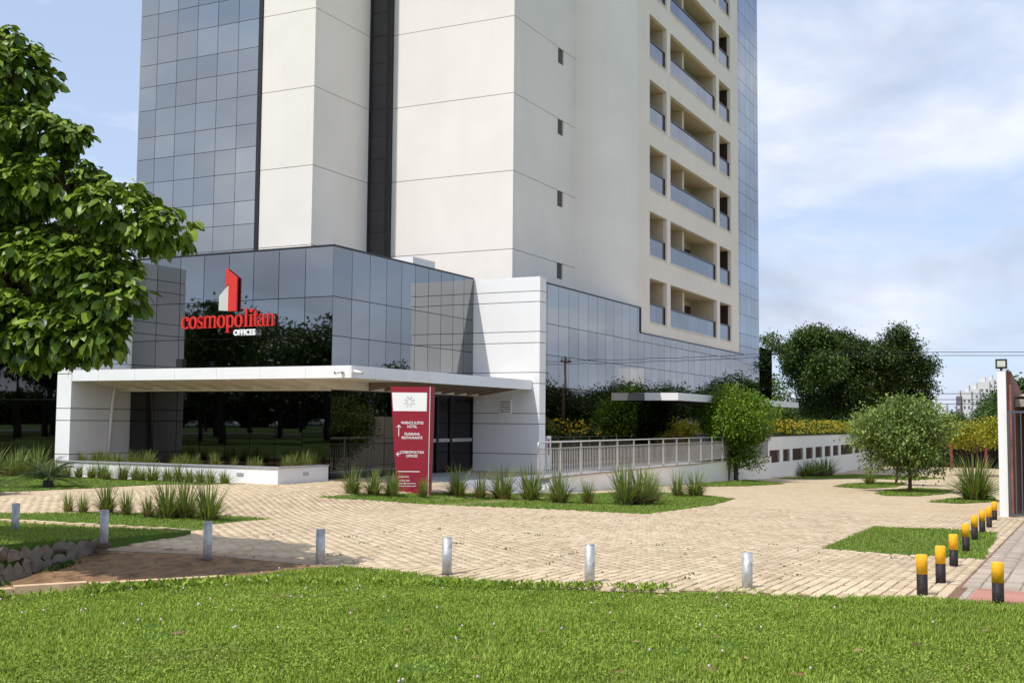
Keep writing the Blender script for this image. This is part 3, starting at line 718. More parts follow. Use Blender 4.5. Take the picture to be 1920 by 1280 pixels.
# beige balcony front, real openings
BF = 5.80
piers = [(21.22, 22.92), (25.43, 25.99), (34.08, 34.66), (37.0, 38.6)]
opens = [(22.92, 25.43, 2), (25.99, 34.08, 5), (34.66, 37.0, 1)]
for a, b2 in piers: MB().box(a, b2, -1.95, -1.75, BF, ZT).build('wall_pier', M['beige'], tw)
MB().box(38.4, 38.6, -1.749, -0.4, BF, ZT).build('wall_return', M['beige'], tw)
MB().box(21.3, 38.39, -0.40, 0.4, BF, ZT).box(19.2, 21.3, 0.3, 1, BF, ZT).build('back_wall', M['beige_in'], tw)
for k in range(-1, NF):
    zb = 6.38 + SP * k; zt_ = 8.50 + SP * k; nb = zb + SP
    for a, b2, npn in opens:
        lo = max(BF, zt_)
        MB().box(a, b2, -1.95, -1.75, lo if k >= 0 else BF, nb).build('spandrel', M['beige'], tw)
        if k < 0: continue
        MB().box(a - .015, b2 + .02, -1.985, -1.951, zb - .05, zb).build('window_sill', M['soffit'], tw)
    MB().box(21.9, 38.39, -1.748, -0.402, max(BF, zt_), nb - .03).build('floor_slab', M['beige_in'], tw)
    if k < 0: continue
    for a, b2, npn in opens:
        w = (b2 - a - .02) / npn
        for i in range(npn): piece('balcony_glass', M['balc'], tw, a + .01 + i * w + .006, a + .01 + (i + 1) * w - .006, -1.83, -1.815, zb + .01, zb + .86, .001)
        hr = MB().box(a, b2, -1.86, -1.78, zb + .865, zb + .93).box(b2 - .06, b2 - .001, -1.86, -1.755, zb, zb + .864)
        hr.build('handrail', M['black'], tw)
    # partitions and doors inside
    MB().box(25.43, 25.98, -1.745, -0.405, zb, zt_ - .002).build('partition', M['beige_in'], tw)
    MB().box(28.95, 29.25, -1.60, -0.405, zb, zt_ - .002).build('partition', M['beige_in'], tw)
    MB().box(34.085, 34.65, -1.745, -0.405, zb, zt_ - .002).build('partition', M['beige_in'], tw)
    MB().box(37.005, 38.3, -1.745, -0.405, zb, zt_ - .002).build('partition', M['door'], tw)
    for xa, xb in ((32.95, 33.95), (24.2, 25.3), (27.4, 28.6)): MB().box(xa, xb, -0.44, -0.405, zb, zb + 1.8).build('balcony_door', M['door'], tw)
# blue glass strip at the far end of the tower
MB().box(38.62, 45.9, -1.26, 8, -1.0, ZT).build('building_core', M['mullion'], tw)
bc = [38.62, 41.3, 42.8, 43.9, 44.9, 45.9]
br_ = [-1.0, 2.9, 4.16, 5.36] + [6.41 + SP * k + d for k in range(NF - 1) for d in (0, .80, 2.0)]
for i, (a, b2) in enumerate(zip(bc[:-1], bc[1:])):
    for z0, z1 in zip(br_[:-1], br_[1:]):
        if i == 0 and z0 < 5: z0, z1 = z0, z1
        piece('glass_panel', M['glassb'] if z0 > 5 else M['glassp'], tw, a + G, b2 - G, -1.30, -1.27, z0 + G, z1 - G, .0012)

# roof box with a small opening on the podium roof
rb = MB().box(9.3, 11.0, 2.9, 4.0, 6.86, 7.98); rbo = tag(rb.build('roof_cabin', M['white'], None, (10, 3.4, 6.9)), 'small white plastered box on the podium roof behind the parapet', 'roof box')
MB().box(10.45, 10.8, 2.86, 2.9, 7.15, 7.6).build('opening', M['door'], rbo)

# ================================================================== WALKWAY, RAILING, VENT WALL
wk = MB(); wk.box(9.5, 36.1, -4.40, -2.02, -2.2, -0.24)
wk.add([(5.3, -4.40, -.8), (9.5, -4.40, -.8), (9.5, -2.75, -.8), (5.3, -2.75, -.8), (5.3, -4.40, -.27), (9.5, -4.40, -.24), (9.5, -2.75, -.24), (5.3, -2.75, -.27)],
       [(0, 3, 2, 1), (4, 5, 6, 7), (0, 1, 5, 4), (1, 2, 6, 5), (2, 3, 7, 6), (3, 0, 4, 7)])
wko = tag(wk.build('walkway', M['granite']), kind='structure')
tag(sheet('entrance_apron', [(-2.6,-0.5),(-2.4,-2.3),(-1.9,-3.4),(-0.6,-3.9),(2.3,-5.0),(5.9,-5.5),(9.3,-4.42),(9.3,0.0),(0,0),(-.6,-.4)], M['granite'], 0.012, 0.5), kind='structure')
MB().box(5.0, 8.95, -2.9, -0.1, -0.6, -0.225).build('lobby_floor', M['tile'])['kind'] = 'structure'
rw = MB(); rw.box(6.2, 36.12, -4.46, -4.405, -2.4, -0.27)
rwo = tag(rw.build('walkway_wall', M['wallw'], None, (20, -4.45, -1.2)), 'white plastered retaining wall below the steel railing', 'wall')
MB().box(5.3, 36.12, -4.50, -4.36, -0.265, -0.225).build('coping', M['tile'], rwo)

rail = empty('railing', (16, -4.42, -0.24), 'long brushed metal balustrade beside the mirrored glass, on the raised walkway', 'railing')
px_ = [5.35 + 1.765 * k for k in range(18)]
for k, x in enumerate(px_):
    MB().box(x - .025, x + .025, -4.45, -4.40, -0.26 if k else -.62, 0.90).build('post', M['rail'], rail)
    MB().box(x - .05, x + .05, -4.475, -4.375, -0.224, -0.20).build('post_foot', M['steel'], rail)
rt = MB(); rt.tube([(5.33, -4.425, 0.60), (5.33, -4.425, 0.88), (5.40, -4.425, 0.93), (px_[-1], -4.425, 0.93)], 0.032, 8)
rt.build('top_rail', M['rail'], rail)
for nm, z in (('mid_rail', .70), ('bottom_rail', -0.14)):
    MB().box(px_[0], px_[-1], -4.44, -4.41, z, z + .035).build(nm, M['rail'], rail)
for k in range(17):
    for j in range(1, 12):
        x = px_[k] + 1.765 * j / 12; piece('baluster', M['rail'], rail, x - .009, x + .009, -4.434, -4.416, -0.104, 0.70)

vw = empty('louvred_wall', (50, -4.2, -1.8), 'long white wall with a row of brown louvred openings and a yellow flower hedge on top', 'wall')
VX = [(36.75, 39.2), (40.05, 41.8), (42.5, 45.5), (46.3, 48.45), (49.2, 51.45), (52.25, 54.35), (55.15, 57.25), (58.05, 63.0), (63.9, 66.0)]
z0v, z1v = -0.65, 0.08
xe = [36.1] + [v for a in VX for v in a] + [78.0]
for i in range(0, len(xe), 2): MB().box(xe[i], xe[i + 1], -4.2, -3.95, -2.6, 0.86).build('wall_pier', M['wallw'], vw)
for a, b2 in VX:
    MB().box(a, b2, -4.2, -3.95, -2.6, z0v).box(a, b2, -4.2, -3.95, z1v, 0.86).build('wall_infill', M['wallw'], vw)
    f_ = MB().box(a, b2, -4.02, -3.97, z0v, z1v).build('vent', M['door'], vw)
    nl = 6
    for k in range(nl):
        z = z0v + (k + .25) * (z1v - z0v) / nl
        piece('louvre_slat', M['wood'], f_, a + .02, b2 - .02, -4.16, -4.04, z, z + .05)
MB().box(36.05, 78, -4.24, -3.9, 0.86, 0.90).build('coping', M['mortar'], vw)
MB().box(36.1, 36.3, -3.94, -2.05, -0.24, 0.86).build('end_wall', M['white'], vw)
gt = MB().box(33.9, 36.0, -2.4, -2.32, -0.2, .85); tag(gt.build('side_gate', M['rust'], None, (35, -2.3, -.2)), 'dark red slatted gate at the end of the railing walkway', 'gate')

# ================================================================== SIGNS
def text_part(name, txt, size, mat, parent, mw, depth=0.004, align='CENTER', xs=1.0, bold=0.0):
    c = bpy.data.curves.new(name, 'FONT'); c.body = txt; c.size = size; c.align_x = align; c.align_y = 'CENTER'
    c.extrude = depth; c.offset = bold; c.space_line = 1.15; c.resolution_u = 3
    o = bpy.data.objects.new('tmp', c); COL.objects.link(o)
    bpy.context.view_layer.update()
    me_ = bpy.data.meshes.new_from_object(o.evaluated_get(bpy.context.evaluated_depsgraph_get()))
    bpy.data.objects.remove(o); me_.materials.clear(); me_.materials.append(mat)
    me_.transform(Matrix.Diagonal((xs, 1, 1, 1)))
    r = bpy.data.objects.new(name, me_); COL.objects.link(r); r.parent = parent
    pm = Matrix.Translation(org(parent)) ; r.matrix_local = pm.inverted() @ mw
    return r
# maroon totem
TL = Vector((-2.42, -4.05, 0)); TR = Vector((-1.46, -4.36, 0))
dirx = Vector((_x2.x, _x2.y, 0)).normalized()
dirx = (dirx + Vector((0.02, 0.01, 0))).normalized()
tmid = (TL + TR) / 2 - dirx * .09; zb_ = -0.42; ztop = 2.52
px_m = 31.2 / 2145.4
def tpt(u, z, off=0.0): # u in metres from the totem's middle along the face
    p = tmid + dirx * u; n_ = Vector((dirx.y, -dirx.x, 0)); return (p.x + n_.x * off, p.y + n_.y * off, z)
tot = empty('sign_totem', (tmid.x, tmid.y, zb_), 'tall tapering maroon direction totem with a white emblem panel in the grass island', 'sign')
wT0, wT1, wB0, wB1 = -0.62, 0.44, -0.40, 0.42
def slabq(mb, u0t, u1t, u0b, u1b, zt, zb2, d0, d1):
    vs = [tpt(u0b, zb2, d0), tpt(u1b, zb2, d0), tpt(u1b, zb2, d1), tpt(u0b, zb2, d1), tpt(u0t, zt, d0), tpt(u1t, zt, d0), tpt(u1t, zt, d1), tpt(u0t, zt, d1)]
    mb.add(vs, [(0, 3, 2, 1), (4, 5, 6, 7), (0, 1, 5, 4), (1, 2, 6, 5), (2, 3, 7, 6), (3, 0, 4, 7)]); return mb
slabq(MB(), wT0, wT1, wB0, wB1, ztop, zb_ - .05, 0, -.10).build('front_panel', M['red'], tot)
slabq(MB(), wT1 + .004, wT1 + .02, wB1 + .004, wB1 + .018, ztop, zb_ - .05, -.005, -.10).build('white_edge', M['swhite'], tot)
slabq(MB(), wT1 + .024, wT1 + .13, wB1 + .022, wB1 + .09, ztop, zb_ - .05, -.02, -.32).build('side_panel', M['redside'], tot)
def tw_(zf): # half widths at height fraction
    k = (ztop - zf) / (ztop - zb_); return wT0 + (wB0 - wT0) * k, wT1 + (wB1 - wT1) * k
zp1, zp0 = ztop - .16, ztop - .66
a1, b1 = tw_(zp1); a0, b0 = tw_(zp0)
slabq(MB(), a1 + .03, b1 - .07, a0 + .03, b0 - .07, zp1, zp0, .006, .001).build('emblem_panel', M['swhite'], tot)
nface = Vector((dirx.y, -dirx.x, 0)).normalized()
def face_m(u, z, off): 
    p = Vector(tpt(u, z, off)); return Matrix(((dirx.x, 0, nface.x, p.x), (dirx.y, 0, nface.y, p.y), (0, 1, 0, p.z), (0, 0, 0, 1)))
em = MB()
for k in range(8):
    an = PI / 2 + k * PI / 4; wgt = 0.0055 if k == 0 else 0.003
    for s in (-1, 1):
        p0 = Vector((math.cos(an) * .055, math.sin(an) * .055)); a2 = an + s * .34
        p1 = Vector((math.cos(a2) * .155, math.sin(a2) * .155)); d = (p1 - p0).normalized(); q = Vector((-d.y, d.x)) * wgt
        c0 = Vector((-0.10, zp1 - .25))
        P4 = [p0 + q, p1 + q, p1 - q, p0 - q]
        em.add([tpt(c0.x + p.x, c0.y + p.y, .0085 + .0006 * s) for p in P4], [(0, 1, 2, 3)])
em.build('emblem', M['textg'], tot)
TX = M['swhite']
for txt, z, sz in (('VIVENCE SUÍTES', ztop - .98, .098), ('HOTEL', ztop - 1.08, .098), ('FILIGRANA', ztop - 1.28, .098), ('RESTAURANTE', ztop - 1.38, .098), ('COSMOPOLITAN', ztop - 1.77, .098), ('OFFICES', ztop - 1.87, .098)):
    text_part('lettering', txt, sz, TX, tot, face_m(-.02, z, .004), .002, 'CENTER', .86, .0015)
ar = MB()
def arrow(cx_, cz_, L_, up):
    segs = [((0, -L_ / 2), (0, L_ / 2)), ((0, L_ / 2), (-.055, L_ / 2 - .06)), ((0, L_ / 2), (.055, L_ / 2 - .06))]
    for k, (p0, p1) in enumerate(segs):
        p0 = Vector(p0); p1 = Vector(p1)
        if not up: p0 = Vector((-p0.y, p0.x)); p1 = Vector((-p1.y, p1.x))
        d = (p1 - p0).normalized(); q = Vector((-d.y, d.x)) * .009
        ar.add([tpt(cx_ + p.x, cz_ + p.y, .006 + .0006 * k) for p in (p0 + q, p1 + q, p1 - q, p0 - q)], [(0, 1, 2, 3)])
arrow(-.38, ztop - 1.19, .30, True); arrow(-.38, ztop - 1.82, .11, False)
ar.add([tpt(u, z, .006) for u, z in ((-.38, ztop - 2.275), (.20, ztop - 2.275), (.20, ztop - 2.295), (-.38, ztop - 2.295))], [(0, 1, 2, 3)])
ar.build('arrow_marks', TX, tot)
for txt, z, sz in (('CONTATO', ztop - 2.43, .062), ('+67 3321 3555', ztop - 2.53, .055), ('reservas@vivence.com.br', ztop - 2.60, .05), ('www.vivencesuites.com.br', ztop - 2.67, .05)):
    text_part('lettering', txt, sz, TX, tot, face_m(-.37, z, .004), .002, 'LEFT', .9, .0008)

# roof sign: red "1" emblem, word in serif letters, white second word
ls = empty('facade_sign', (-0.12, 4.0, 4.4), 'red serif cosmopolitan lettering with a red and silver figure one on the glass', 'sign')
def yz(mb, pts, d0, d1):   # polygon in (u,z) with u to the right = -Y; X from d0 (front) to d1
    n_ = len(pts); vs = [(d0, y, z) for y, z in pts] + [(d1, y, z) for y, z in pts]
    mb.add(vs, [tuple(range(n_)), tuple(range(n_, 2 * n_))[::-1]] + [(i, (i + 1) % n_, n_ + (i + 1) % n_, n_ + i) for i in range(n_)]); return mb
yz(MB(), [(4.10, 6.41), (3.64, 6.09), (3.64, 5.03), (3.985, 5.035), (3.985, 5.90), (4.09, 5.84)], -0.11, -0.05).build('figure_one', M['sred'], ls)
crv = [(3.99, 5.045)] + [(3.99, 5.88)] + [(4.09, 5.80), (4.18, 5.72), (4.27, 5.63), (4.34, 5.57), (4.37, 5.55), (4.375, 5.30), (4.38, 5.07)]
yz(MB(), crv, -0.09, -0.05).build('silver_curve', M['silver'], ls)
class Let:
    """serif glyph built from strokes in units of x-height; each stroke a slab at its own tiny depth"""
    def __init__(s, y0, w, base, xh): s.y0 = y0; s.w = w; s.b = base; s.h = xh; s.mb = MB(); s.k = 0
    def P(s, x, y): return (s.y0 - x * s.w, s.b + y * s.h)
    def poly(s, pts):
        d = -0.115 - 0.0011 * s.k; s.k += 1; yz(s.mb, [s.P(*p) for p in pts], d, -0.06)
    def bar(s, x0, x1, y0, y1): s.poly([(x0, y0), (x1, y0), (x1, y1), (x0, y1)])
    def arc(s, cx, cy, rx, ry, tx, ty, a0, a1, n=18):
        o = []; i_ = []
        for k in range(n + 1):
            a = math.radians(a0 + (a1 - a0) * k / n)
            o.append((cx + rx * math.cos(a), cy + ry * math.sin(a))); i_.append((cx + (rx - tx) * math.cos(a), cy + (ry - ty) * math.sin(a)))
        d = -0.115 - 0.0011 * s.k; s.k += 1
        for k in range(n): yz(s.mb, [s.P(*o[k]), s.P(*o[k + 1]), s.P(*i_[k + 1]), s.P(*i_[k])], d, -0.06)
BL = 4.52; XH = 0.38
def ser(L_, x, y, w=.2): L_.bar(x - w, x + w, y, y + .06)
spec = [('c', 5.93, .34), ('o', 5.60, .34), ('s', 5.25, .26), ('m', 5.00, .56), ('o', 4.42, .34), ('p', 4.09, .37), ('o', 3.72, .34), ('l', 3.34, .17), ('i', 3.14, .17), ('t', 2.98, .20), ('a', 2.79, .33), ('n', 2.46, .33)]
for ch, y0, w in spec:
    L_ = Let(y0, w, BL, XH)
    if ch == 'o': L_.arc(.5, .5, .5, .53, .26, .07, 0, 360, 28)
    elif ch == 'c':
        L_.arc(.55, .5, .52, .53, .27, .07, 42, 318, 24); L_.arc(.80, .76, .15, .14, .15, .14, 0, 360, 10)
    elif ch == 's':
        L_.arc(.50, .74, .40, .29, .17, .08, 40, 262, 16); L_.arc(.50, .27, .42, .29, .17, .08, -140, 88, 16)
        L_.poly([(.16, .70), (.32, .62), (.86, .34), (.70, .26)]) ; L_.bar(.80, .87, .72, 1.0); L_.bar(.08, .15, 0, .30)
    elif ch in 'mn':
        k = .60 if ch == 'm' else 1.0
        st = .12 if ch == 'm' else .2
        xs_ = [.15, .52, .88] if ch == 'm' else [.22, .80]
        for i, x in enumerate(xs_):
            L_.bar(x - st / 2, x + st / 2, 0, 1.0 if i == 0 else .80); ser(L_, x, 0, .13 if ch == 'm' else .22)
            if i: L_.arc((xs_[i - 1] + x) / 2 + .02, .74, (x - xs_[i - 1]) / 2 + st / 2 - .02, .29, st * .95, .10, 0, 165, 12)
        L_.bar(xs_[0] - st / 2 - .06, xs_[0], .93, 1.0)
    elif ch == 'p':
        L_.bar(.16, .36, -.40, 1.0); ser(L_, .26, -.44, .24); L_.bar(.06, .2, .93, 1.0); L_.arc(.55, .5, .42, .53, .22, .07, -150, 150, 22)
    elif ch == 'l':
        L_.bar(.30, .78, 0, 1.50); ser(L_, .54, 0, .48); L_.bar(.08, .4, 1.43, 1.50)
    elif ch == 'i':
        L_.bar(.30, .78, 0, 1.0); ser(L_, .54, 0, .48); L_.bar(.08, .4, .93, 1.0); L_.arc(.54, 1.33, .38, .15, .38, .15, 0, 360, 14)
    elif ch == 't':
        L_.bar(.30, .64, .08, 1.32); L_.bar(.02, .95, .92, 1.0); L_.arc(.66, .14, .34, .15, .12, .07, 180, 350, 10)
    elif ch == 'a':
        L_.bar(.58, .80, .06, .80); L_.arc(.46, .76, .33, .26, .10, .07, 0, 165, 12); L_.arc(.22, .72, .10, .08, .10, .08, 0, 360, 8)
        L_.arc(.38, .28, .36, .30, .20, .07, 70, 300, 14); L_.bar(.78, .98, 0, .07)
    o = L_.mb.build('letter', [M['sred']], ls)
# white word
for_m = Matrix(((0, 0, -1, -0.13), (-1, 0, 0, 3.265), (0, 1, 0, 4.325), (0, 0, 0, 1)))
text_part('lettering', 'OFFICES', .255, M['swhite'], ls, for_m, .03, 'CENTER', .93, .006)

# notice on the wing wall
nb_ = MB().box(8.935, 8.965, -1.62, -1.11, 1.87, 2.40)
nbo = tag(nb_.build('notice_board', M['swhite'], None, (8.95, -1.37, 2.1)), 'small pale notice with five lines of dark writing on the white wing wall', 'notice')
for k, s_ in enumerate(('É EXPRESSAMENTE', 'PROIBIDO O USO', 'DE BEBIDAS NESTE', 'LOCAL E ENTORNO', 'SUJEITO A MULTA')):
    mw = Matrix(((0, 0, -1, 8.931), (-1, 0, 0, -1.365), (0, 1, 0, 2.315 - k * .09), (0, 0, 0, 1)))
    text_part('lettering', s_, .062, M['redside'], nbo, mw, .001, 'CENTER', .80, .002)
# emergency light pair on the wing wall
el = MB().box(8.90, 8.965, -0.55, -0.35, 2.28, 2.40).tube([(8.90, -0.24, 2.34), (8.82, -0.27, 2.32)], .05).tube([(8.90, -0.62, 2.34), (8.82, -0.65, 2.32)], .05)
tag(el.build('emergency_light', M['fascia'], None, (8.93, -.45, 2.34)), 'small twin emergency light beside the entrance doors on the white wall', 'light')
# info stand behind the railing
is_ = MB().box(11.0, 11.36, -2.12, -2.04, -0.2, 1.07); iso = tag(is_.build('info_panel', M['fascia'], None, (11.2, -2.1, -.2)), 'narrow pale panel with a maroon middle against the glass behind the railing', 'sign')
MB().box(11.05, 11.2, -2.135, -2.121, 0.35, .95).build('maroon_insert', M['red'], iso)

# cameras at the canopy corner
def cctv(loc, ang, label):
    e_ = empty('security_camera', loc, label, 'camera', 'security cameras on the canopy corner')
    L = Vector(loc)
    MB().tube([L + Vector((.10, 0, -.05)), L + Vector((0, 0, 0))], .02).build('bracket', M['black'], e_)
    d = Vector((math.cos(ang), math.sin(ang), -.25)).normalized()
    MB().tube([L - d * .08, L + d * .16], .042).build('housing', M['swhite'], e_)
    MB().tube([L + d * .155, L + d * .175], .036).build('lens', M['black'], e_)
cctv((-2.60, -2.15, 2.93), math.radians(150), 'white bullet camera on the left face of the canopy corner')
cctv((-2.40, -2.55, 2.93), math.radians(-60), 'white bullet camera on the right face of the canopy corner')
# floodlight on the canopy near the left wing wall, drain pipe
fl = MB().box(-0.75, -0.55, 5.25, 5.5, 3.18, 3.50).box(-.68, -.62, 5.34, 5.40, 3.05, 3.18)
tag(fl.build('floodlight', M['black'], None, (-.65, 5.4, 3.3)), 'small black floodlight on top of the entrance canopy under the red sign', 'floodlight')
dp = MB().tube([(-0.70, 8.08, 2.70), (-0.78, 8.08, 2.55), (-0.86, 8.08, 2.0), (-0.98, 8.08, .05)], .055, 8)
tag(dp.build('drain_pipe', M['fascia'], None, (-.9, 8.08, 0.05)), 'white drain pipe running down the wall under the canopy at the left', 'pipe')
# garden spot and small white marker at the walkway corner
gs = MB().tube([(2.9, -5.45, -.62), (2.9, -5.45, -.56)], .03).tube([(2.86, -5.5, -.54), (2.98, -5.42, -.50)], .06)
tag(gs.build('garden_spotlight', M['black'], None, (2.9, -5.45, -.62)), 'tiny black spotlight in the grass island near the railing end', 'spotlight')
wm = MB().box(5.15, 5.3, -4.75, -4.65, -.72, -.42).box(5.45, 5.55, -4.75, -4.65, -.72, -.38)
tag(wm.build('white_marker', M['fascia'], None, (5.3, -4.7, -.7)), 'small white blocks at the foot of the railing end', 'marker')

# ================================================================== BOLLARDS
def bollard_grey(x, y, z, h, label):
    e_ = empty('steel_bollard', (x, y, z), label, 'bollard', 'grey steel bollards along the plaza edge')
    h = h * rng.uniform(.985, 1.015)
    m = MB().tube([(x, y, z - .08), (x + rng.uniform(-.006, .006), y + rng.uniform(-.006, .006), z + h)], .057, 20)
    m.build('pipe', M['steel'], e_)
    MB().tube([(x, y, z - .05), (x, y, z + .014)], [.105, .085], 14).build('footing', M['mortar'], e_)
    MB().tube([(x, y, z + h), (x, y, z + h + .006)], .052, 20).build('cap', M['steel'], e_)
GB = [(-16.48, -6.12, -.08, .40, 'grey steel bollard standing in the left lawn, leftmost of its row'),
      (-16.99, -8.45, -.10, .45, 'grey steel bollard at the right end of the stone wall'),
      (-16.81, -10.11, -.23, .49, 'grey steel bollard where the red dirt meets the paving'),
      (-16.61, -11.76, -.22, .45, 'grey steel bollard right of the red dirt, second from the kerb end'),
      (-16.76, -13.68, -.20, .44, 'grey steel bollard at the lawn edge in front of the maroon totem'),
      (-16.53, -15.39, -.21, .44, 'grey steel bollard at the lawn edge below the grass island tip'),
      (-16.03, -17.05, -.21, .40, 'grey steel bollard nearest the yellow and black posts')]
for b in GB: bollard_grey(*b)
def bollard_y(x, y, z, label):
    e_ = empty('striped_bollard', (x, y, z), label, 'bollard', 'yellow and black bollards beside the sidewalk')
    H_ = .44; r = .057
    MB().tube([(x, y, z - .05), (x, y, z + .014)], [.105, .085], 14).build('footing', M['mortar'], e_)
    MB().tube([(x, y, z - .08), (x, y, z + H_ * .55)], r, 20).build('black_section', M['blackp'], e_)
    MB().tube([(x, y, z + H_ * .55), (x, y, z + H_), (x, y, z + H_ + .004)], [r + .0015, r + .0015, r - .004], 20).build('yellow_section', M['yellow'], e_)
YB = [(-15.56,-18.81,-.22,'yellow and black bollard at the lawn edge, nearest of the long row'), (-14.21,-18.85,-.25,'yellow and black bollard on the paving, second of the long row'),
      (-11.92,-18.77,-.31,'yellow and black bollard just before the square lawn'), (-9.14,-18.68,-.38,'yellow and black bollard at the near corner of the square lawn'),
      (-6.48,-18.59,-.44,'yellow and black bollard in the middle of the square lawn edge'), (-4.41,-18.56,-.49,'yellow and black bollard at the far corner of the square lawn'),
      (-2.52,-18.55,-.54,'yellow and black bollard just beyond the square lawn'), (0.57,-18.45,-.61,'farthest yellow and black bollard, beside the white gate pillar'),
      (-15.96,-19.58,-.21,'yellow and black bollard standing alone on the red paving band')]
for b in YB: bollard_y(*b)

# ================================================================== GATE, PILLAR, SHED at the right
pil = empty('gate_pillar', (2.82, -18.55, -.67), 'white gate pillar with peeling paint at the right edge', 'pillar')
MB().box(2.72, 2.92, -18.63, -18.43, -.8, 2.98).build('shaft', M['white'], pil)
fd = empty('pillar_floodlight', (2.8, -18.5, 2.98), 'square black floodlight on top of the white gate pillar', 'floodlight')
MB().box(2.68, 2.76, -18.67, -18.40, 3.03, 3.27).build('housing', M['black'], fd)
MB().box(2.665, 2.679, -18.63, -18.44, 3.075, 3.225).build('lens', M['lens'], fd)
MB().box(2.72, 2.80, -18.56, -18.50, 2.98, 3.03).build('bracket', M['black'], fd)
hs = empty('gate_house', (6, -19.2, -.7), 'brown gate building with a fibre roof behind the white pillar', 'building')
MB().add([(2.93, -18.74, -.8), (9.2, -18.74, -.8), (9.2, -18.60, -.8), (2.93, -18.60, -.8), (2.93, -18.74, 2.98), (9.2, -18.74, 2.5), (9.2, -18.60, 2.5), (2.93, -18.60, 2.98)],
         [(0, 3, 2, 1), (4, 5, 6, 7), (0, 1, 5, 4), (1, 2, 6, 5), (2, 3, 7, 6), (3, 0, 4, 7)]).build('side_wall', M['brownwall'], hs)
MB().box(9.0, 9.2, -24, -18.75, -.8, 2.5).build('back_wall', M['door'], hs)
rf = MB()
for k in range(36):
    y = -18.76 - k * .15; z = 2.45 + (.03 if k % 2 else 0)
    rf.add([(4.2, y, z - .1), (9.3, y, z + .12), (9.3, y - .15, z + .12 + (-.03 if k % 2 else .03)), (4.2, y - .15, z - .1 + (-.03 if k % 2 else .03))], [(0, 1, 2, 3)])
rf.build('roof', M['roofm'], hs)
MB().box(4.25, 4.4, -24, -18.76, 2.1, 2.3).build('beam', M['roofm'], hs)
ga = empty('metal_gate', (2.7, -19.5, -.66), 'dark grey metal bar gate hanging from the white pillar', 'gate')
fr = MB().box(2.60, 2.64, -21.4, -18.68, 1.92, 1.97).box(2.60, 2.64, -21.4, -18.68, -.63, -.58).box(2.595, 2.645, -18.70, -18.66, -.64, 1.98)
fr.build('frame', M['gate'], ga)
for k in range(1, 18):
    y = -18.69 - k * .135; MB().box(2.61, 2.63, y - .012, y + .012, -.58, 1.92).build('bar', M['gate'], ga)
# far carport
ch = empty('carport', (76, -11, -2), 'low carport with maroon posts behind the small trees', 'shed')
MB().box(76.0, 81, -30, -6.5, 0.42, 0.62).build('roof', M['roofm'], ch)
MB().box(80.8, 81, -30, -6.5, -2.1, 0.42).build('back_wall', M['door'], ch)
for k in range(8): MB().box(76.1, 76.3, -7.4 - k * 2.75, -7.2 - k * 2.75, -2.1, .42).build('post', M['rust'], ch)
MB().box(76.0, 76.2, -7.2, -6.5, -2.1, .42).build('end_wall', M['rust'], ch)

# ================================================================== FOLIAGE
def rosette_leaf(fold=.18, droop=.35):
    # oval, pointed leaf along +Y, folded on the midrib and drooping; unit length
    mid = []; L_ = []; R_ = []
    for k, (t, w) in enumerate(((0, 0.02), (.22, .17), (.5, .27), (.78, .19), (1.0, 0.0))):
        z = -droop * t * t; mid.append((0, t, z)); 
        if 0 < k < 4: L_.append((-w, t, z + fold * w)); R_.append((w, t, z + fold * w))
    v = mid + L_ + R_     # mid 0..4, L 5..7, R 8..10
    f = [(0, 1, 5), (1, 2, 6), (1, 6, 5), (2, 3, 7), (2, 7, 6), (3, 4, 7), (0, 8, 1), (1, 8, 9), (1, 9, 2), (2, 9, 10), (2, 10, 3), (3, 10, 4)]
    return v, f
small_leaf = ([(0, 0, 0), (-.28, .5, .06), (0, 1, -.06), (.28, .5, .06)], [(0, 1, 2), (0, 2, 3)])
def axes(dirs, up_bias=0.8):
    """leaf frames: Y along dirs, Z roughly up with jitter"""
    Yv = nrm(dirs); U = np.tile([[0, 0, 1.0]], (len(Yv), 1)) + nr.normal(0, .35, Yv.shape)
    Xv = nrm(np.cross(Yv, U)); Zv = np.cross(Xv, Yv); return Xv, Yv, Zv
def lobe_points(c, r, n, shell=.55, flat=0.0):
    d = nrm(nr.normal(0, 1, (n, 3))); rad = shell + (1 - shell) * nr.random(n) ** .6
    p = d * rad[:, None] * np.array(r); return np.array(c) + p, d
def crown_mesh(name, lobes, mat, parent, size, per, leaf=small_leaf, hang=.25, shell=.5, at=(0, 0, 0)):
    Ps = []; Ds = []
    for (c, r) in lobes:
        vol = (r[0] * r[1] * r[2]) ** (2 / 3); n = max(30, int(per * vol))
        k = max(6, n // 14)                       # small sprays of leaves around twig ends
        cp_, cd = lobe_points(c, r, k, shell)
        idx = nr.integers(0, k, n); sp = size * 1.5
        Ps.append(cp_[idx] + nr.normal(0, sp, (n, 3)) * np.array([1, 1, .7])); Ds.append(cd[idx] * .8 + nr.normal(0, .75, (n, 3)) + np.array([0, 0, -hang]))
    P = np.concatenate(Ps); D = np.concatenate(Ds)
    X, Y, Z = axes(D); s = size * nr.uniform(.65, 1.25, len(P))[:, None]
    V, F = inst(leaf[0], leaf[1], X * s, Y * s, Z * s, P)
    return np_mesh(name, V, F, mat, parent, at)
def limb(mb, p0, p1, r0, r1, wob=.08, seg=5):
    p0 = Vector(p0); p1 = Vector(p1); L = (p1 - p0).length; pts = []
    for i in range(seg + 1):
        t = i / seg; p = p0.lerp(p1, t)
        if 0 < i < seg: p += Vector((rng.uniform(-1, 1), rng.uniform(-1, 1), rng.uniform(-.4, .6))) * wob * L
        pts.append(p)
    mb.tube(pts, [r0 + (r1 - r0) * i / seg for i in range(seg + 1)], 7)
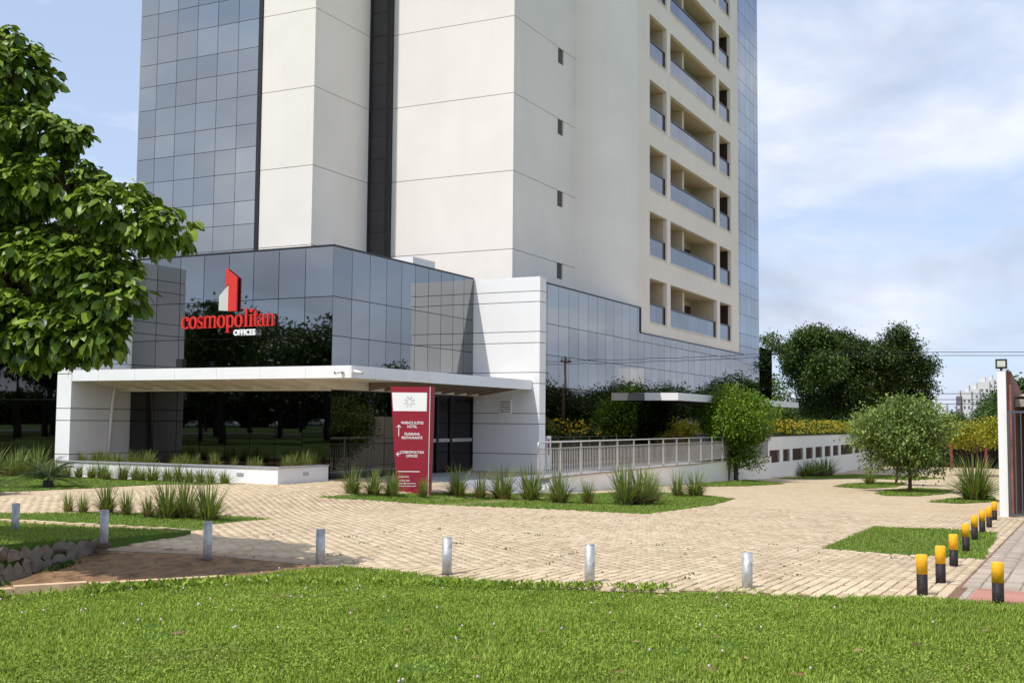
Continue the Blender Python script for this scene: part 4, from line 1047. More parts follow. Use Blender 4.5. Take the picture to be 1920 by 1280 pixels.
def tree(name, base, trunk_h, lobes, leafmat, barkmat, size, per, label, cat='tree', group=None, tr=.12, hang=.25, shell=.5, forks=None):
    e_ = empty(name, base, label, cat, group); B = Vector(base)
    tb_ = MB(); top = B + Vector((0, 0, trunk_h)); limb(tb_, B - Vector((0, 0, .1)), top, tr, tr * .7, .03)
    for (c, r) in (forks or lobes)[:14]: limb(tb_, top, Vector(c), tr * .55, tr * .15, .07)
    tb_.build('trunk', barkmat, e_)
    crown_mesh('crown', lobes, leafmat, e_, size, per, hang=hang, shell=shell, at=tuple(base))
    return e_
def lobes_rand(c, R_, n, r0, r1, seed):
    r = random.Random(seed); out = []
    for _ in range(n):
        while True:
            d = Vector((r.uniform(-1, 1), r.uniform(-1, 1), r.uniform(-1, 1)))
            if d.length < 1: break
        d = d.normalized() * (d.length ** .4)
        rr = r.uniform(r0, r1); out.append(((c[0] + d.x * (R_[0] - rr * .6), c[1] + d.y * (R_[1] - rr * .6), c[2] + d.z * (R_[2] - rr * .6)), (rr, rr, rr * .8)))
    return out

# --- near tree with large leaves, upper left
def ray_pt(px, py, d):   # point seen at photo pixel, d metres deep: used once to lay out the branch tips
    v = _x2 * ((px - 960) / 2145.4) - _u2 * ((py - 640) / 2145.4) + _f; return CAM + v * d
bt = empty('broadleaf_tree', (-19.6, -6.6, -.1), 'tree with large glossy leaves reaching in from the left edge', 'tree')
BL_ = [ # x, y, z, rx, ry, rz
 (-19.25,-8.75,5.75,.75,.65,.42), (-19.25,-8.15,6.1,.7,.6,.40), (-19.2,-8.75,6.12,.5,.40,.26), (-19.3,-7.6,6.3,.8,.7,.4), (-19.3,-8.7,5.3,.6,.5,.3), (-19.2,-9.45,5.02,.62,.42,.2), (-19.15,-9.95,4.86,.30,.22,.13),
 (-19.1,-9.0,4.45,.7,.6,.42), (-19.05,-9.75,4.35,.62,.55,.36), (-18.9,-10.35,4.05,.55,.5,.34), (-18.75,-10.95,3.78,.42,.38,.28), (-19.0,-8.0,4.4,.9,.7,.5),
 (-19.05,-9.5,3.55,.6,.5,.34), (-19.0,-10.1,3.35,.6,.55,.36), (-19.0,-10.50,3.0,.42,.4,.32), (-19.05,-9.95,2.62,.55,.5,.34), (-19.0,-10.35,2.55,.4,.35,.26), (-19.1,-9.5,2.45,.45,.4,.26), (-19.15,-9.3,2.75,.6,.5,.34),
 (-19.1,-8.6,3.3,.8,.7,.55), (-19.1,-7.7,3.3,.8,.8,.6), (-19.15,-8.7,2.75,.7,.55,.38), (-19.3,-7.0,4.4,1.1,.9,.8), (-19.3,-6.6,5.6,1.3,1.1,.8), (-19.5,-5.6,4.2,1.4,1.1,1.1), (-18.4,-8.2,3.9,.8,.8,.7), (-17.9,-8.8,3.5,.7,.7,.5)]
tb_ = MB(); limb(tb_, (-19.6, -6.6, -.3), (-19.4, -6.9, 2.2), .17, .13, .03); limb(tb_, (-19.4, -6.9, 2.2), (-19.3, -7.3, 5.2), .12, .05, .04)
for (x, y, z, *_r) in BL_: 
    zb2 = min(4.8, max(2.0, z - .9)); limb(tb_, (-19.38, -6.98 - .1 * (zb2 - 2.2), zb2), (x, y, z - .1), .05, .012, .05)
Ps, Ds = [], []
for (x, y, z, rx, ry, rz) in BL_:
    n = int(1500 * (rx * ry + rx * rz + ry * rz) / 1.0)
    k = max(6, n // 9); cpnt, cd = lobe_points((x, y, z), (rx, ry, rz), k, .45)
    for c, d in zip(cpnt, cd):
        m = 9; an = np.arange(m) * 2.4 + rng.uniform(0, 6)
        el_ = -.35 + .75 * (np.arange(m) / m) ** 1.0
        dd = np.c_[np.cos(an), np.sin(an), el_ - .25] + np.array([d[0] * .5, d[1] * .5, 0])
        if d[2] < -.1: dd[:, 2] -= .9
        Ps.append(np.tile(c, (m, 1)) + nr.normal(0, .025, (m, 3))); Ds.append(dd)
        if rng.random() < .22: tb_.tube([Vector(c), Vector((x, y, z))], [.006, .012], 4, False)
tb_.build('trunk', M['bark'], bt)
P = np.concatenate(Ps); D = np.concatenate(Ds)
X, Y, Z = axes(D); s = (.06 + .13 * nr.random(len(P)) ** .8)[:, None]
w = nr.uniform(.9, 1.25, len(P))[:, None]
lv, lf = rosette_leaf()
dv = P - np.array(CAM); dep = dv @ np.array(_f); sxx = dv @ np.array(_x2) / dep * 2145.4 + 960
order = np.argsort(dep + np.where((sxx > -5) & (sxx < 380), 0, 50) - s[:, 0] * 6); one = order[:300]; rest = order[300:]
V, F = inst(lv, lf, (X * s * w)[rest], (Y * s)[rest], (Z * s)[rest], P[rest])
o = np_mesh('foliage', V, F, M['lf_big'], bt, (-19.6, -6.6, -.1), smooth=True); tag(o, kind='stuff')
lme = bpy.data.meshes.new('leaf'); lme.from_pydata(lv, [], lf); lme.materials.append(M['lf_big']); lme.polygons.foreach_set('use_smooth', [True] * len(lf))
bo = org(bt)
for i in one:
    o = bpy.data.objects.new('leaf', lme); COL.objects.link(o); o.parent = bt
    a, b2, c, p = X[i] * s[i] * w[i], Y[i] * s[i], Z[i] * s[i], P[i]
    o.matrix_local = Matrix(((a[0], b2[0], c[0], p[0] - bo.x), (a[1], b2[1], c[1], p[1] - bo.y), (a[2], b2[2], c[2], p[2] - bo.z), (0, 0, 0, 1)))

# --- round pruned tree
b = (27.75, -4.75, -1.27)
lb = [((27.75, -4.75, 1.9), (1.45, 1.45, 1.35))] + lobes_rand((27.75, -4.75, 1.95), (1.88, 1.88, 1.60), 26, .48, .70, 3)
lb += [((27.75, -5.1, -.05), (.62, .62, .42)), ((27.6, -4.3, -.35), (.42, .42, .30)), ((28.0, -5.0, .35), (.75, .75, .5)), ((27.3, -3.95, -.42), (.36, .36, .26)), ((27.9, -5.7, -.30), (.34, .34, .28))]
t_ = tree('pruned_tree', b, 1.1, lb, M['lf_round'], M['barkd'], .135, 3600, 'round bright green pruned tree in front of the railing end', group=None, tr=.13, forks=lb[1:9])
MB().tube([(27.4, -4.45, -1.3), (27.5, -4.5, -.3)], .06).build('side_stem', M['barkd'], t_)
# --- olive green pair
b = (20.0, -14.0, -1.09)
lb = [((19.9, -13.9, 1.25), (1.25, 1.25, .85))] + lobes_rand((19.9, -13.85, 1.3), (1.95, 2.0, 1.35), 30, .30, .80, 8)
lb += [((19.5, -13.0, .2), (.6, .6, .5)), ((20.3, -14.9, .1), (.6, .6, .45)), ((19.8, -14.1, -.05), (.6, .6, .4)), ((20.2, -13.4, 2.35), (.5, .5, .35)), ((19.9, -14.4, 2.3), (.5, .5, .4))]
tree('leafy_tree', b, 1.2, lb, M['lf_olive'], M['bark'], .14, 1900, 'bushy olive green tree on its oval grass patch, right of the round tree', tr=.085, forks=lb[1:9])
b = (30.0, -12.1, -1.33)
lb = [((30.0, -12.0, 1.15), (1.1, 1.1, .85))] + lobes_rand((30.0, -12.0, 1.2), (1.7, 1.7, 1.15), 20, .4, .6, 9)
tree('leafy_tree', b, 1.2, lb, M['lf_olive'], M['bark'], .14, 1400, 'smaller olive tree half hidden behind the bushy one, by the louvred wall', tr=.07, forks=lb[1:7])
# --- yellow-green tree
b = (60.0, -13.4, -2.0)
lb = lobes_rand((60.0, -13.3, 1.0), (2.4, 2.2, 1.2), 22, .5, .8, 14)
tree('yellow_green_tree', b, 1.7, lb, M['lf_yel'], M['bark'], .2, 800, 'small yellow green tree in front of the dark carport', tr=.10, forks=lb[1:8])
# --- background trees
def big_tree(x, y, z, R_, H_, n, seed, mat, label, size=.38, per=60, trh=3.0, lr=(1.0, 1.9), group='large trees behind the plaza'):
    lb = lobes_rand((x, y, z + H_ - R_[2]), R_, n, lr[0], lr[1], seed)
    return tree('background_tree', (x, y, z), trh, lb, mat, M['barkd'], size * 1.1, per * 4, label, 'tree', group, .32, shell=.55, forks=lb[:10])
BGT = {
 'A': [(70.6, 0.9, 8.7, 1.1), (70.8, 1.8, 8.0, 0.91), (71.7, 0.3, 9.1, 1.01), (72.7, -0.1, 8.1, 1.19), (71.3, 1.0, 7.3, 1.28), (71.5, 2.2, 6.4, 1.01), (69.4, -1.4, 6.3, 1.28), (70.6, 0.2, 5.5, 1.19), (71.9, 1.8, 5.1, 0.82)],
 'B': [(76.2, -1.1, 9.0, 0.95), (77.7, -1.7, 8.4, 1.24), (74.0, -1.2, 7.7, 1.33), (76.5, -3.1, 7.8, 1.24), (75.2, -2.2, 6.5, 1.62), (77.3, -3.9, 6.6, 1.43), (75.9, -0.6, 5.6, 1.52), (74.7, -3.1, 5.1, 1.71), (76.4, -4.7, 4.9, 1.52), (75.3, -1.7, 4.0, 1.62), (79.0, -3.3, 3.6, 1.62), (76.6, 0.0, 3.8, 1.33), (73.3, 1.2, 3.2, 1.24), (79.4, -5.1, 3.6, 1.24)],
 'C': [(74.3, -6.4, 9.2, 0.84), (76.1, -5.6, 8.4, 1.12), (74.7, -7.0, 8.1, 1.03), (73.4, -5.4, 7.4, 1.12), (77.8, -6.3, 7.1, 1.31), (75.6, -7.9, 6.5, 0.93), (74.5, -5.4, 6.0, 1.4), (78.6, -6.9, 5.6, 1.21), (77.7, -5.8, 4.5, 1.4), (76.2, -8.0, 4.9, 0.65), (79.1, -8.0, 6.5, 0.47), (77.1, -7.5, 3.5, 0.93)],
 'T': [(68.3, 3.8, 8.6, 0.41), (66.7, 2.8, 8.6, 0.41), (69.9, 3.1, 8.1, 0.45), (69.2, 2.3, 7.3, 0.54), (69.8, 3.6, 8.0, 0.36), (70.3, 2.1, 6.4, 0.54)],
}
BGL = {'A': ((83.5, 1.9), M['lf_mid'], 'tall dark tree with a light green crown side, just right of the tower'), 'B': ((89.0, -0.5), M['lf_dark'], 'very dark dense tree in the middle of the background clump'),
       'C': ((90.0, -6.0), M['lf_dark'], 'dark tree with the highest crown at the right of the clump'), 'T': ((83.0, 2.0), M['lf_mid'], 'thin high branch of light leaves touching the tower edge')}
for k, (bxy, mt_, lab_) in BGL.items():
    lb = []
    for (x, y, z, rr) in BGT[k]:
        lb.append(((x, y, z), (rr * .9, rr * .9, rr * .85)))
        for q in range(3):
            a_ = rng.uniform(0, 6.28); lb.append(((x + math.cos(a_) * rr * .75, y + math.sin(a_) * rr * .75, z + rng.uniform(-.3, .6) * rr), (rr * .48,) * 3))
    tree('background_tree', (bxy[0], bxy[1], -2.0), 3.6 if k != 'T' else 6, lb, mt_, M['barkd'], .24, 1500 if k != 'T' else 1300, lab_, 'tree', 'large trees behind the plaza', .34 if k != 'T' else .12, forks=lb[::4][:12], shell=.5)
big_tree(86, -2.0, -2.0, (4.5, 6.5, 2.2), 5.2, 26, 24, M['lf_dark'], 'low dark thicket filling in under the tall trees', size=.26, per=260, trh=1.0)
big_tree(90, 7.0, -2.0, (3.5, 4.5, 2.4), 6.0, 20, 25, M['lf_mid'], 'loose mid green tree beside the glass annex', size=.24, trh=1.5, per=220)
big_tree(113, -11.9, -2.0, (3.6, 2.9, 2.6), 7.3, 24, 27, M['lf_mid'], 'bright green rounded tree below the skyline, left of the white pillar', trh=2, per=160, size=.28)
big_tree(122, -5.6, -2.0, (3, 2.6, 1.8), 5.2, 14, 28, M['lf_mid'], 'distant palm-green tree between the skyline towers and the olive tree', trh=2, per=150, size=.26)
big_tree(96, -14.6, -2.0, (2.6, 2.0, 2.2), 8.0, 18, 29, M['lf_mid'], 'light green tree showing above the gate roof', trh=3, per=55)
big_tree(105, 15.0, -2.0, (5, 6, 4), 9.5, 20, 30, M['lf_mid'], 'shaded tree behind the far glass annex', trh=2, per=45)

# hedge with yellow flowers on the louvred wall
hd = empty('flowering_hedge', (55, -3.0, .86), 'dense green hedge covered in yellow flowers on top of the louvred wall', 'hedge')
n = 9000
P = np.c_[nr.uniform(36.3, 77, n), nr.uniform(-4.0, -1.6, n), nr.uniform(.88, 1.0, n)]
P[:, 2] += nr.random(n) * (.85 + .25 * np.sin(P[:, 0] * 2.1) * np.sin(P[:, 0] * .9 + 1)); D = nr.normal(0, 1, (n, 3)) + np.array([0, -.3, .3]); X, Y, Z = axes(D); s = nr.uniform(.1, .2, n)[:, None]
V, F = inst(small_leaf[0], small_leaf[1], X * s, Y * s, Z * s, P); np_mesh('foliage', V, F, M['lf_round'], hd, (55, -3, .86))
n = 900
P = np.c_[nr.uniform(36.3, 77, n), nr.uniform(-4.1, -3.2, n), 1.0 + nr.random(n) * .85]
pet = ([(0, 0, 0)] + [(math.cos(a) * r, math.sin(a) * r, .35 if r > .6 else .12) for k in range(10) for a, r in ((k * PI / 5, 1.0 if k % 2 == 0 else .55),)], [(0, k + 1, (k + 1) % 10 + 1) for k in range(10)])
D = nr.normal(0, .6, (n, 3)) + np.array([-.8, -.8, .6]); Zx = nrm(D); Xx = nrm(np.cross(Zx, nr.normal(0, 1, (n, 3)))); Yx = np.cross(Zx, Xx); s = nr.uniform(.06, .11, n)[:, None]
V, F = inst(pet[0], pet[1], Xx * s, Yx * s, Zx * s, P); tag(np_mesh('flowers', V, F, M['yflower'], hd, (55, -3, .86)), kind='stuff')

# ornamental grass tufts
def tuft_mesh(name, n, h, w, spread, seed, dry=.2, segs=4, arch=.55):
    r = np.random.default_rng(seed); vs = []; fs = []; mi = []
    for i in range(n):
        an = r.uniform(0, 2 * PI); b0 = r.random() ** .5 * spread * .28
        d = np.array([math.cos(an), math.sin(an)]); o = d * b0 + r.normal(0, .01, 2)
        tall = r.random() < .30
        L = h * (r.uniform(.70, 1.08) if tall else r.uniform(.28, .68)); lean = (r.uniform(.02, .75) if tall else r.uniform(.15, 1.25)) * spread; isd = r.random() < (dry * .5 if tall else dry * 1.4)
        if isd: L *= .62
        q = np.array([-d[1], d[0]]); ww = w * r.uniform(.6, 1.2); tw_ = r.uniform(-.6, .6)
        base = len(vs)
        for k in range(segs + 1):
            t = k / segs; p = o + d * lean * t ** 1.7; z = L * (t - arch * .5 * (lean / max(.01, h)) * t ** 3)
            qq = q * math.cos(tw_ * t) + d * math.sin(tw_ * t)
            wk_ = ww * (1 - t ** 2.2) + .0006
            vs += [(p[0] - qq[0] * wk_, p[1] - qq[1] * wk_, z), (p[0] + qq[0] * wk_, p[1] + qq[1] * wk_, z + .2 * wk_)]
        for k in range(segs): fs.append((base + 2 * k, base + 2 * k + 1, base + 2 * k + 3, base + 2 * k + 2)); mi.append(1 if isd else 0)
    me_ = bpy.data.meshes.new(name); me_.from_pydata(vs, [], fs); me_.materials.append(M['blade']); me_.materials.append(M['blade_dry'])
    me_.polygons.foreach_set('material_index', mi); me_.update(); return me_
TM = [tuft_mesh('grass_tuft', 230, 1.0, .013, .62, 100 + k, .22) for k in range(5)]
TMS = [tuft_mesh('grass_tuft', 170, 1.0, .012, .46, 120 + k, .42) for k in range(3)]
TMF = [tuft_mesh('grass_tuft', 420, 1.0, .014, .72, 140 + k, .1) for k in range(2)]
def tuft(x, y, z, h, label, group, me_=None, wide=1.0):
    o = link('grass_tuft', me_ or rng.choice(TM), None, (x, y, z)); o.scale = (h * 1.5 * wide * rng.uniform(.85, 1.15), h * 1.5 * wide, h * 1.42); o.rotation_euler = (0, 0, rng.uniform(0, 6.28))
    return tag(o, label, 'ornamental grass', group)
CI = [(-4.12,-3.65,-.28,.55,'spiky grass tuft at the left tip of the island lawn'),(-3.64,-3.98,-.32,.55,'spiky grass tuft second from the left on the island lawn'),(-3.21,-4.27,-.36,.55,'spiky grass tuft touching the left side of the maroon totem'),(-2.40,-4.72,-.39,.44,'reddish spiky tuft covering the foot of the maroon totem'),
 (-.74,-4.84,-.47,.66,'first spiky tuft right of the maroon totem'),(-.28,-5.30,-.54,.62,'small reddish tuft, second right of the totem'),(.34,-5.68,-.59,.76,'tall tuft, third right of the totem below the doors'),(.82,-6.33,-.62,.82,'upright tuft in front of the railing end post'),(.07,-7.57,-.60,.76,'arching tuft right of the railing end post'),(.14,-8.36,-.60,.57,'small lone tuft in the middle of the island lawn'),
 (.39,-9.31,-.61,.88,'largest tuft of the wide clump on the island lawn'),(1.0,-9.55,-.63,.84,'tuft in the middle of the wide clump on the island lawn'),(1.60,-9.51,-.64,.79,'right tuft of the wide clump on the island lawn'),(3.15,-9.15,-.68,.61,'tuft just right of the wide clump'),(7.0,-8.6,-.78,.72,'left one of the two far tufts on the island lawn'),(7.78,-8.95,-.79,.68,'right one of the two far tufts on the island lawn')]
for i, c in enumerate(CI): tuft(*c, 'spiky grass tufts on the island lawn', TMS[i % 3] if i in (3, 5, 9, 14) else None)
CLf = [(-12.57,-2.92,-.20,.41,'low reddish tuft, first from the left on the triangular lawn'),(-12.53,-3.27,-.21,.42,'low reddish tuft, second from the left on the triangular lawn'),(-12.21,-3.55,-.22,.58,'third tuft from the left on the triangular lawn'),(-12.21,-4.05,-.24,.51,'fourth tuft from the left on the triangular lawn'),(-12.16,-4.56,-.26,.45,'thin small tuft in the middle gap of the triangular lawn'),(-12.02,-4.89,-.28,.70,'tall tuft, third from the right on the triangular lawn'),(-11.74,-5.07,-.29,.72,'tall tuft, second from the right on the triangular lawn'),(-11.71,-5.62,-.31,.74,'rightmost tall tuft on the triangular lawn behind the bollard')]
for i, c in enumerate(CLf): tuft(c[0], c[1], c[2], c[3] * .84, c[4], 'grass tufts on the triangular lawn', TMS[i % 3] if i in (0, 1, 3, 4) else None)
for c in [(43.92,-4.75,-1.67,.85,'pale tuft at the foot of the louvred wall, left one'),(45.6,-5.05,-1.71,.86,'pale tuft at the foot of the louvred wall, middle one'),(47.77,-5.13,-1.77,.95,'pale tuft at the foot of the louvred wall, right one')]: tuft(*c, 'tufts at the foot of the louvred wall', None, 1.5)
tuft(29.3,-10.95,-1.31,.62, 'small tuft on the oval lawn beside the bushy tree', None, TM[1], 1.0)
tuft(13.34,-17.0,-.93,1.15, 'big fountain-shaped grass bush near the gate pillar', None, TMF[0], 1.05)
# row before the planter and along the left glass
k = 0
hl = []
for i in range(17):
    y = 1.0 + i * .43; hl.append((-3.55 + rng.uniform(-.15, .1), y + rng.uniform(-.1, .1), -.2, rng.uniform(.32, .48)))
for i in range(16):
    hl.append((-3.2 + rng.uniform(-.9, .5) if i > 0 else -3.3, 8.6 + i * .42, -.2, rng.uniform(.55, .8)))
for c in hl: tuft(*c, 'green grass tuft in the dense row before the planter and the left glass', 'grass tufts in the row before the planter')
for i in range(19):
    x, y = (-2.35 + rng.uniform(-.35, .5), .1 + i * .43); tuft(x, y, .17, rng.uniform(.26, .40), 'grass tuft growing inside the white planter', 'grass tufts inside the planter', TMS[i % 3] if i < 7 else None)
for i in range(5): tuft(-2.2 + i * .36, -.12 + rng.uniform(-.05, .1), .17, rng.uniform(.36, .46), 'grass tuft growing inside the white planter', 'grass tufts inside the planter', TMS[i % 3])

# cycads
def cycad(x, y, z, sz, label, seed):
    e_ = empty('cycad', (x, y, z), label, 'cycad', 'cycads on the left lawn'); r = random.Random(seed)
    MB().tube([(x, y, z - .05), (x, y, z + .16 * sz)], [.13 * sz, .10 * sz], 8).build('trunk', M['barkd'], e_)
    vs, fs = [], []
    for k in range(34):
        an = k * 2.4; el0 = r.uniform(.15, 1.25); L = sz * r.uniform(.75, 1.0); d = Vector((math.cos(an), math.sin(an), 0)); q = Vector((-d.y, d.x, 0)); prev = None
        n_ = 26
        for j in range(n_ + 1):
            t = j / n_; out_ = L * (math.cos(el0) * t + .12 * t * t); up = L * (math.sin(el0) * t - .62 * t * t * (1.1 - el0 * .35))
            p = Vector((x, y, z + .16 * sz)) + d * out_ + Vector((0, 0, up))
            if j > 2:
                ll = .26 * sz * (1 - .5 * t) * (.5 if j < 5 else 1)
                for s_ in (-1, 1):
                    tip = p + q * s_ * ll * .8 + d * ll * .55 + Vector((0, 0, ll * .22)); b0 = len(vs)
                    vs += [p - d * .012, p + d * .018, tip]; fs.append((b0, b0 + 1, b0 + 2))
            if prev is not None:
                b0 = len(vs); vs += [prev - q * .005, prev + q * .005, p + q * .004, p - q * .004]; fs.append((b0, b0 + 1, b0 + 2)); fs.append((b0, b0 + 2, b0 + 3))
            prev = p
    np_mesh('fronds', np.array([tuple(v) for v in vs]), np.array(fs), M['cycad'], e_, (x, y, z))
cycad(-7.3, 3.6, -.2, 1.2, 'dark green cycad on the left lawn, the whole one', 5)
cycad(-10.1, 2.75, -.2, 1.15, 'dark green cycad cut by the left edge of the photo', 6)

# ------------------------------------------------------------------ lawns: real blades
BARE = [(-20.3, -17.9, .10), (-20.75, -17.4, .06), (-20.1, -18.5, .07), (-21.1, -13.6, .08), (-18.9, -15.2, .05), (-21.0, -18.8, .07), (-17.6, -18.2, .05), (-20.9, -16.3, .07)]
for (x_, y_, r_) in BARE:
    pl_ = [(x_ + math.cos(a_) * r_ * rng.uniform(.5, 1.1) * 1.4, y_ + math.sin(a_) * r_ * rng.uniform(.5, 1.1)) for a_ in np.arange(0, 6.28, .52)]
    tag(sheet('bare_soil', pl_, M['redsoil'], .008, .12, z_front), kind='structure')
def lawn(name, poly, dens, hgt, wid, mat, zf, off, label, fall=None, bbox=None):
    xs = [p[0] for p in poly]; ys = [p[1] for p in poly]
    x0, x1, y0, y1 = bbox or (min(xs), max(xs), min(ys), max(ys))
    n = int((x1 - x0) * (y1 - y0) * dens); x = nr.uniform(x0, x1, n); y = nr.uniform(y0, y1, n)
    k = in_poly(x, y, poly); x, y = x[k], y[k]
    P = np.c_[x, y, np.zeros(len(x))]; k = inview(P, .05)
    d = (P - np.array(CAM)) @ np.array(_f); k &= d > 6.0
    P = P[k]
    # clumpy height field
    ph = np.sin(P[:, 0] * 2.3 + 1.2 * np.sin(P[:, 1] * 1.7)) * np.sin(P[:, 1] * 2.9 + np.sin(P[:, 0] * 3.1)) * .5 + np.sin(P[:, 0] * 9 + 3 * np.sin(P[:, 1] * 5)) * np.sin(P[:, 1] * 8) * .35
    if fall is not None:
        bare = (np.sin(P[:, 0] * 1.9 + 4) * np.sin(P[:, 1] * 2.3 + 1) + .45 * np.sin(P[:, 0] * 6.1) * np.sin(P[:, 1] * 7.3)) > fall
        kk = ~bare | (nr.random(len(P)) < .25); P = P[kk]; ph = ph[kk]
    if name == 'lawn_grass':
        for (bx, by, br) in BARE:
            dd = np.hypot((P[:, 0] - bx) / 1.5, P[:, 1] - by); k2 = dd > br * nr.uniform(.1, 1.2, len(P)); P = P[k2]; ph = ph[k2]
    n = len(P)
    P[:, 2] = [zf(a, b) + off for a, b in P[:, :2]]
    h = hgt * (1 + .75 * ph) * nr.uniform(.55, 1.25, n); h = np.maximum(h, hgt * .3)
    an = nr.uniform(0, 2 * PI, n); ln = nr.uniform(.2, 2.2, n)
    Dh = np.c_[np.cos(an), np.sin(an), np.zeros(n)]; Y = nrm(Dh * ln[:, None] + np.array([0, 0, 1.0])); Xx = np.c_[-np.sin(an), np.cos(an), np.zeros(n)]
    Z = np.cross(Xx, Y)
    ws = wid * nr.uniform(.7, 1.5, n)
    tv = [(-.5, 0, 0), (.5, 0, 0), (-.42, .55, -.03), (.42, .55, -.03), (0, 1.0, -.22)]; tf_ = [(0, 1, 3), (0, 3, 2), (2, 3, 4)]
    tv2 = np.array(tv); V, F = inst(tv2, tf_, Xx * ws[:, None], Y * h[:, None], Z * h[:, None], P)
    o = np_mesh(name, V, F, mat); return tag(o, label, 'grass', kind='stuff')
lawn('lawn_grass', FRONT_LAWN, 4200, .038, .009, M['grass'], z_front, 0, 'bright green lawn with tiny flowers in the foreground', 1.02, (-23.5, -15.7, -21.5, -9.0))
lawn('side_lawn_grass', LEFT_LAWN, 1500, .04, .009, M['grass2'], z_left, .012, 'short grass on the left lawn above the stone wall', None, (-20, -14.2, -8.3, 1))
for n_, dn, lab in (('island_lawn', 700, 'short grass of the island lawn around the totem'), ('tri_lawn', 1100, 'short grass of the triangular lawn with tufts'), ('hedge_lawn', 420, 'short grass around the cycads'),
                    ('square_lawn', 1100, 'short grass of the square lawn beside the striped bollards'), ('round_tree_lawn', 260, 'thin grass under the round pruned tree'), ('oval_lawn', 300, 'grass oval under the bushy tree'), ('oval_lawn_b', 240, 'grass oval behind the bushy tree'), ('bush_lawn', 320, 'grass patch under the big grass bush'), ('wall_foot_lawn', 160, 'grass along the foot of the louvred wall')):
    lawn(n_ + '_grass', POLY[n_], dn, .035 if dn > 400 else .05, .011 if dn > 1000 else (.016 if dn > 400 else .03), M['grass2'], gz, .012, lab)
# broad low leaves mixed into the lawn, in drifts
n = 150000
x = nr.uniform(-23, -15.8, n); y = nr.uniform(-21, -9.5, n); k_ = in_poly(x, y, FRONT_LAWN)
drift = np.sin(x * 1.3 + 2 * np.sin(y * .9)) + np.sin(y * 2.1 + np.sin(x * 1.7)) + .6 * np.sin(x * 5.1) * np.sin(y * 4.3)
k_ &= drift + nr.normal(0, .5, n) > .25; P = np.c_[x, y, np.zeros(n)][k_]; P = P[inview(P, .05)]; n = len(P)
P[:, 2] = [z_front(a, b) for a, b in P[:, :2]]; P[:, 2] += nr.uniform(.008, .045, n)
D = nr.normal(0, 1, (n, 3)) * np.array([1, 1, .35]) + np.array([0, 0, .25]); X, Y, Z = axes(D, 1); s = nr.uniform(.012, .028, n)[:, None]
V, F = inst(small_leaf[0], small_leaf[1], X * s * 1.2, Y * s, Z * s, P); tag(np_mesh('lawn_clover', V, F, M['grass']), 'broad leaved clover and weeds mixed into the foreground lawn', 'clover', kind='stuff')
# taller weeds along the kerb, coarse and leafy
n = 5200
t = nr.random(n); kx = np.interp(t, [0, .35, .62, 1], [-22.5, -20.25, -18.4, -16.4]); ky = np.interp(t, [0, .35, .62, 1], [-9.45, -10.62, -11.85, -16.6])
d = np.abs(nr.normal(0, .16, n)); P = np.c_[kx - d * .5, ky - d * .85, np.full(n, -.2)]
cl = (np.sin(P[:, 0] * 5.3 + P[:, 1] * 3.1) + np.sin(P[:, 1] * 7.7)) > -.5; P = P[cl]; n = len(P)
D = nr.normal(0, .55, (n, 3)) + np.array([0, 0, .9]); P[:, 2] += nr.random(n) * .04; X, Y, Z = axes(D); s = nr.uniform(.035, .085, n)[:, None]
V, F = inst(small_leaf[0], small_leaf[1], X * s * .75, Y * s, Z * s, P); tag(np_mesh('kerb_weeds', V, F, M['grass']), 'leafy weeds growing over the kerb and lawn edge', 'weeds', kind='stuff')
# weeds at the stone wall foot
n = 700; P = np.c_[nr.choice([-18.95, -18.7, -17.75, -17.6, -19.6], n) + nr.normal(0, .10, n), -8.42 + nr.normal(0, .06, n), np.zeros(n)]
P[:, 2] = [z_dirt(a, b) for a, b in P[:, :2]]; D = nr.normal(0, .6, (n, 3)) + np.array([0, 0, .9]); X, Y, Z = axes(D); s = nr.uniform(.03, .07, n)[:, None]
V, F = inst(small_leaf[0], small_leaf[1], X * s, Y * s, Z * s, P); tag(np_mesh('wall_weeds', V, F, M['lf_mid']), 'small weeds at the foot of the stone wall', 'weeds', kind='stuff')
# clods and pebbles on the dirt
n = 420; P = np.c_[nr.uniform(-20.5, -15.9, n), nr.uniform(-12.0, -8.3, n), np.zeros(n)]
DP = [(-22,-8.35),(-16.9,-8.35),(-16.2,-8.6),(-16.3,-11.9),(-18.3,-11.6),(-20.1,-10.3)]
P = P[in_poly(P[:, 0], P[:, 1], DP)]; n = len(P); P[:, 2] = [z_dirt(a, b) + .004 for a, b in P[:, :2]]
oc = [(1,0,0),(-1,0,0),(0,1,0),(0,-1,0),(0,0,.7),(0,0,-.5)]; of = [(0,2,4),(2,1,4),(1,3,4),(3,0,4),(2,0,5),(1,2,5),(3,1,5),(0,3,5)]
X = nrm(nr.normal(0, 1, (n, 3))); Y = nrm(np.cross(X, nr.normal(0, 1, (n, 3)))); Z = np.cross(X, Y); s = (.008 + .02 * nr.random(n) ** 3)[:, None]
V, F = inst(oc, of, X * s, Y * s, Z * s, P); tag(np_mesh('dirt_pebbles', V, F, M['stone']), 'pebbles and clods on the reddish dirt', 'gravel', kind='stuff')
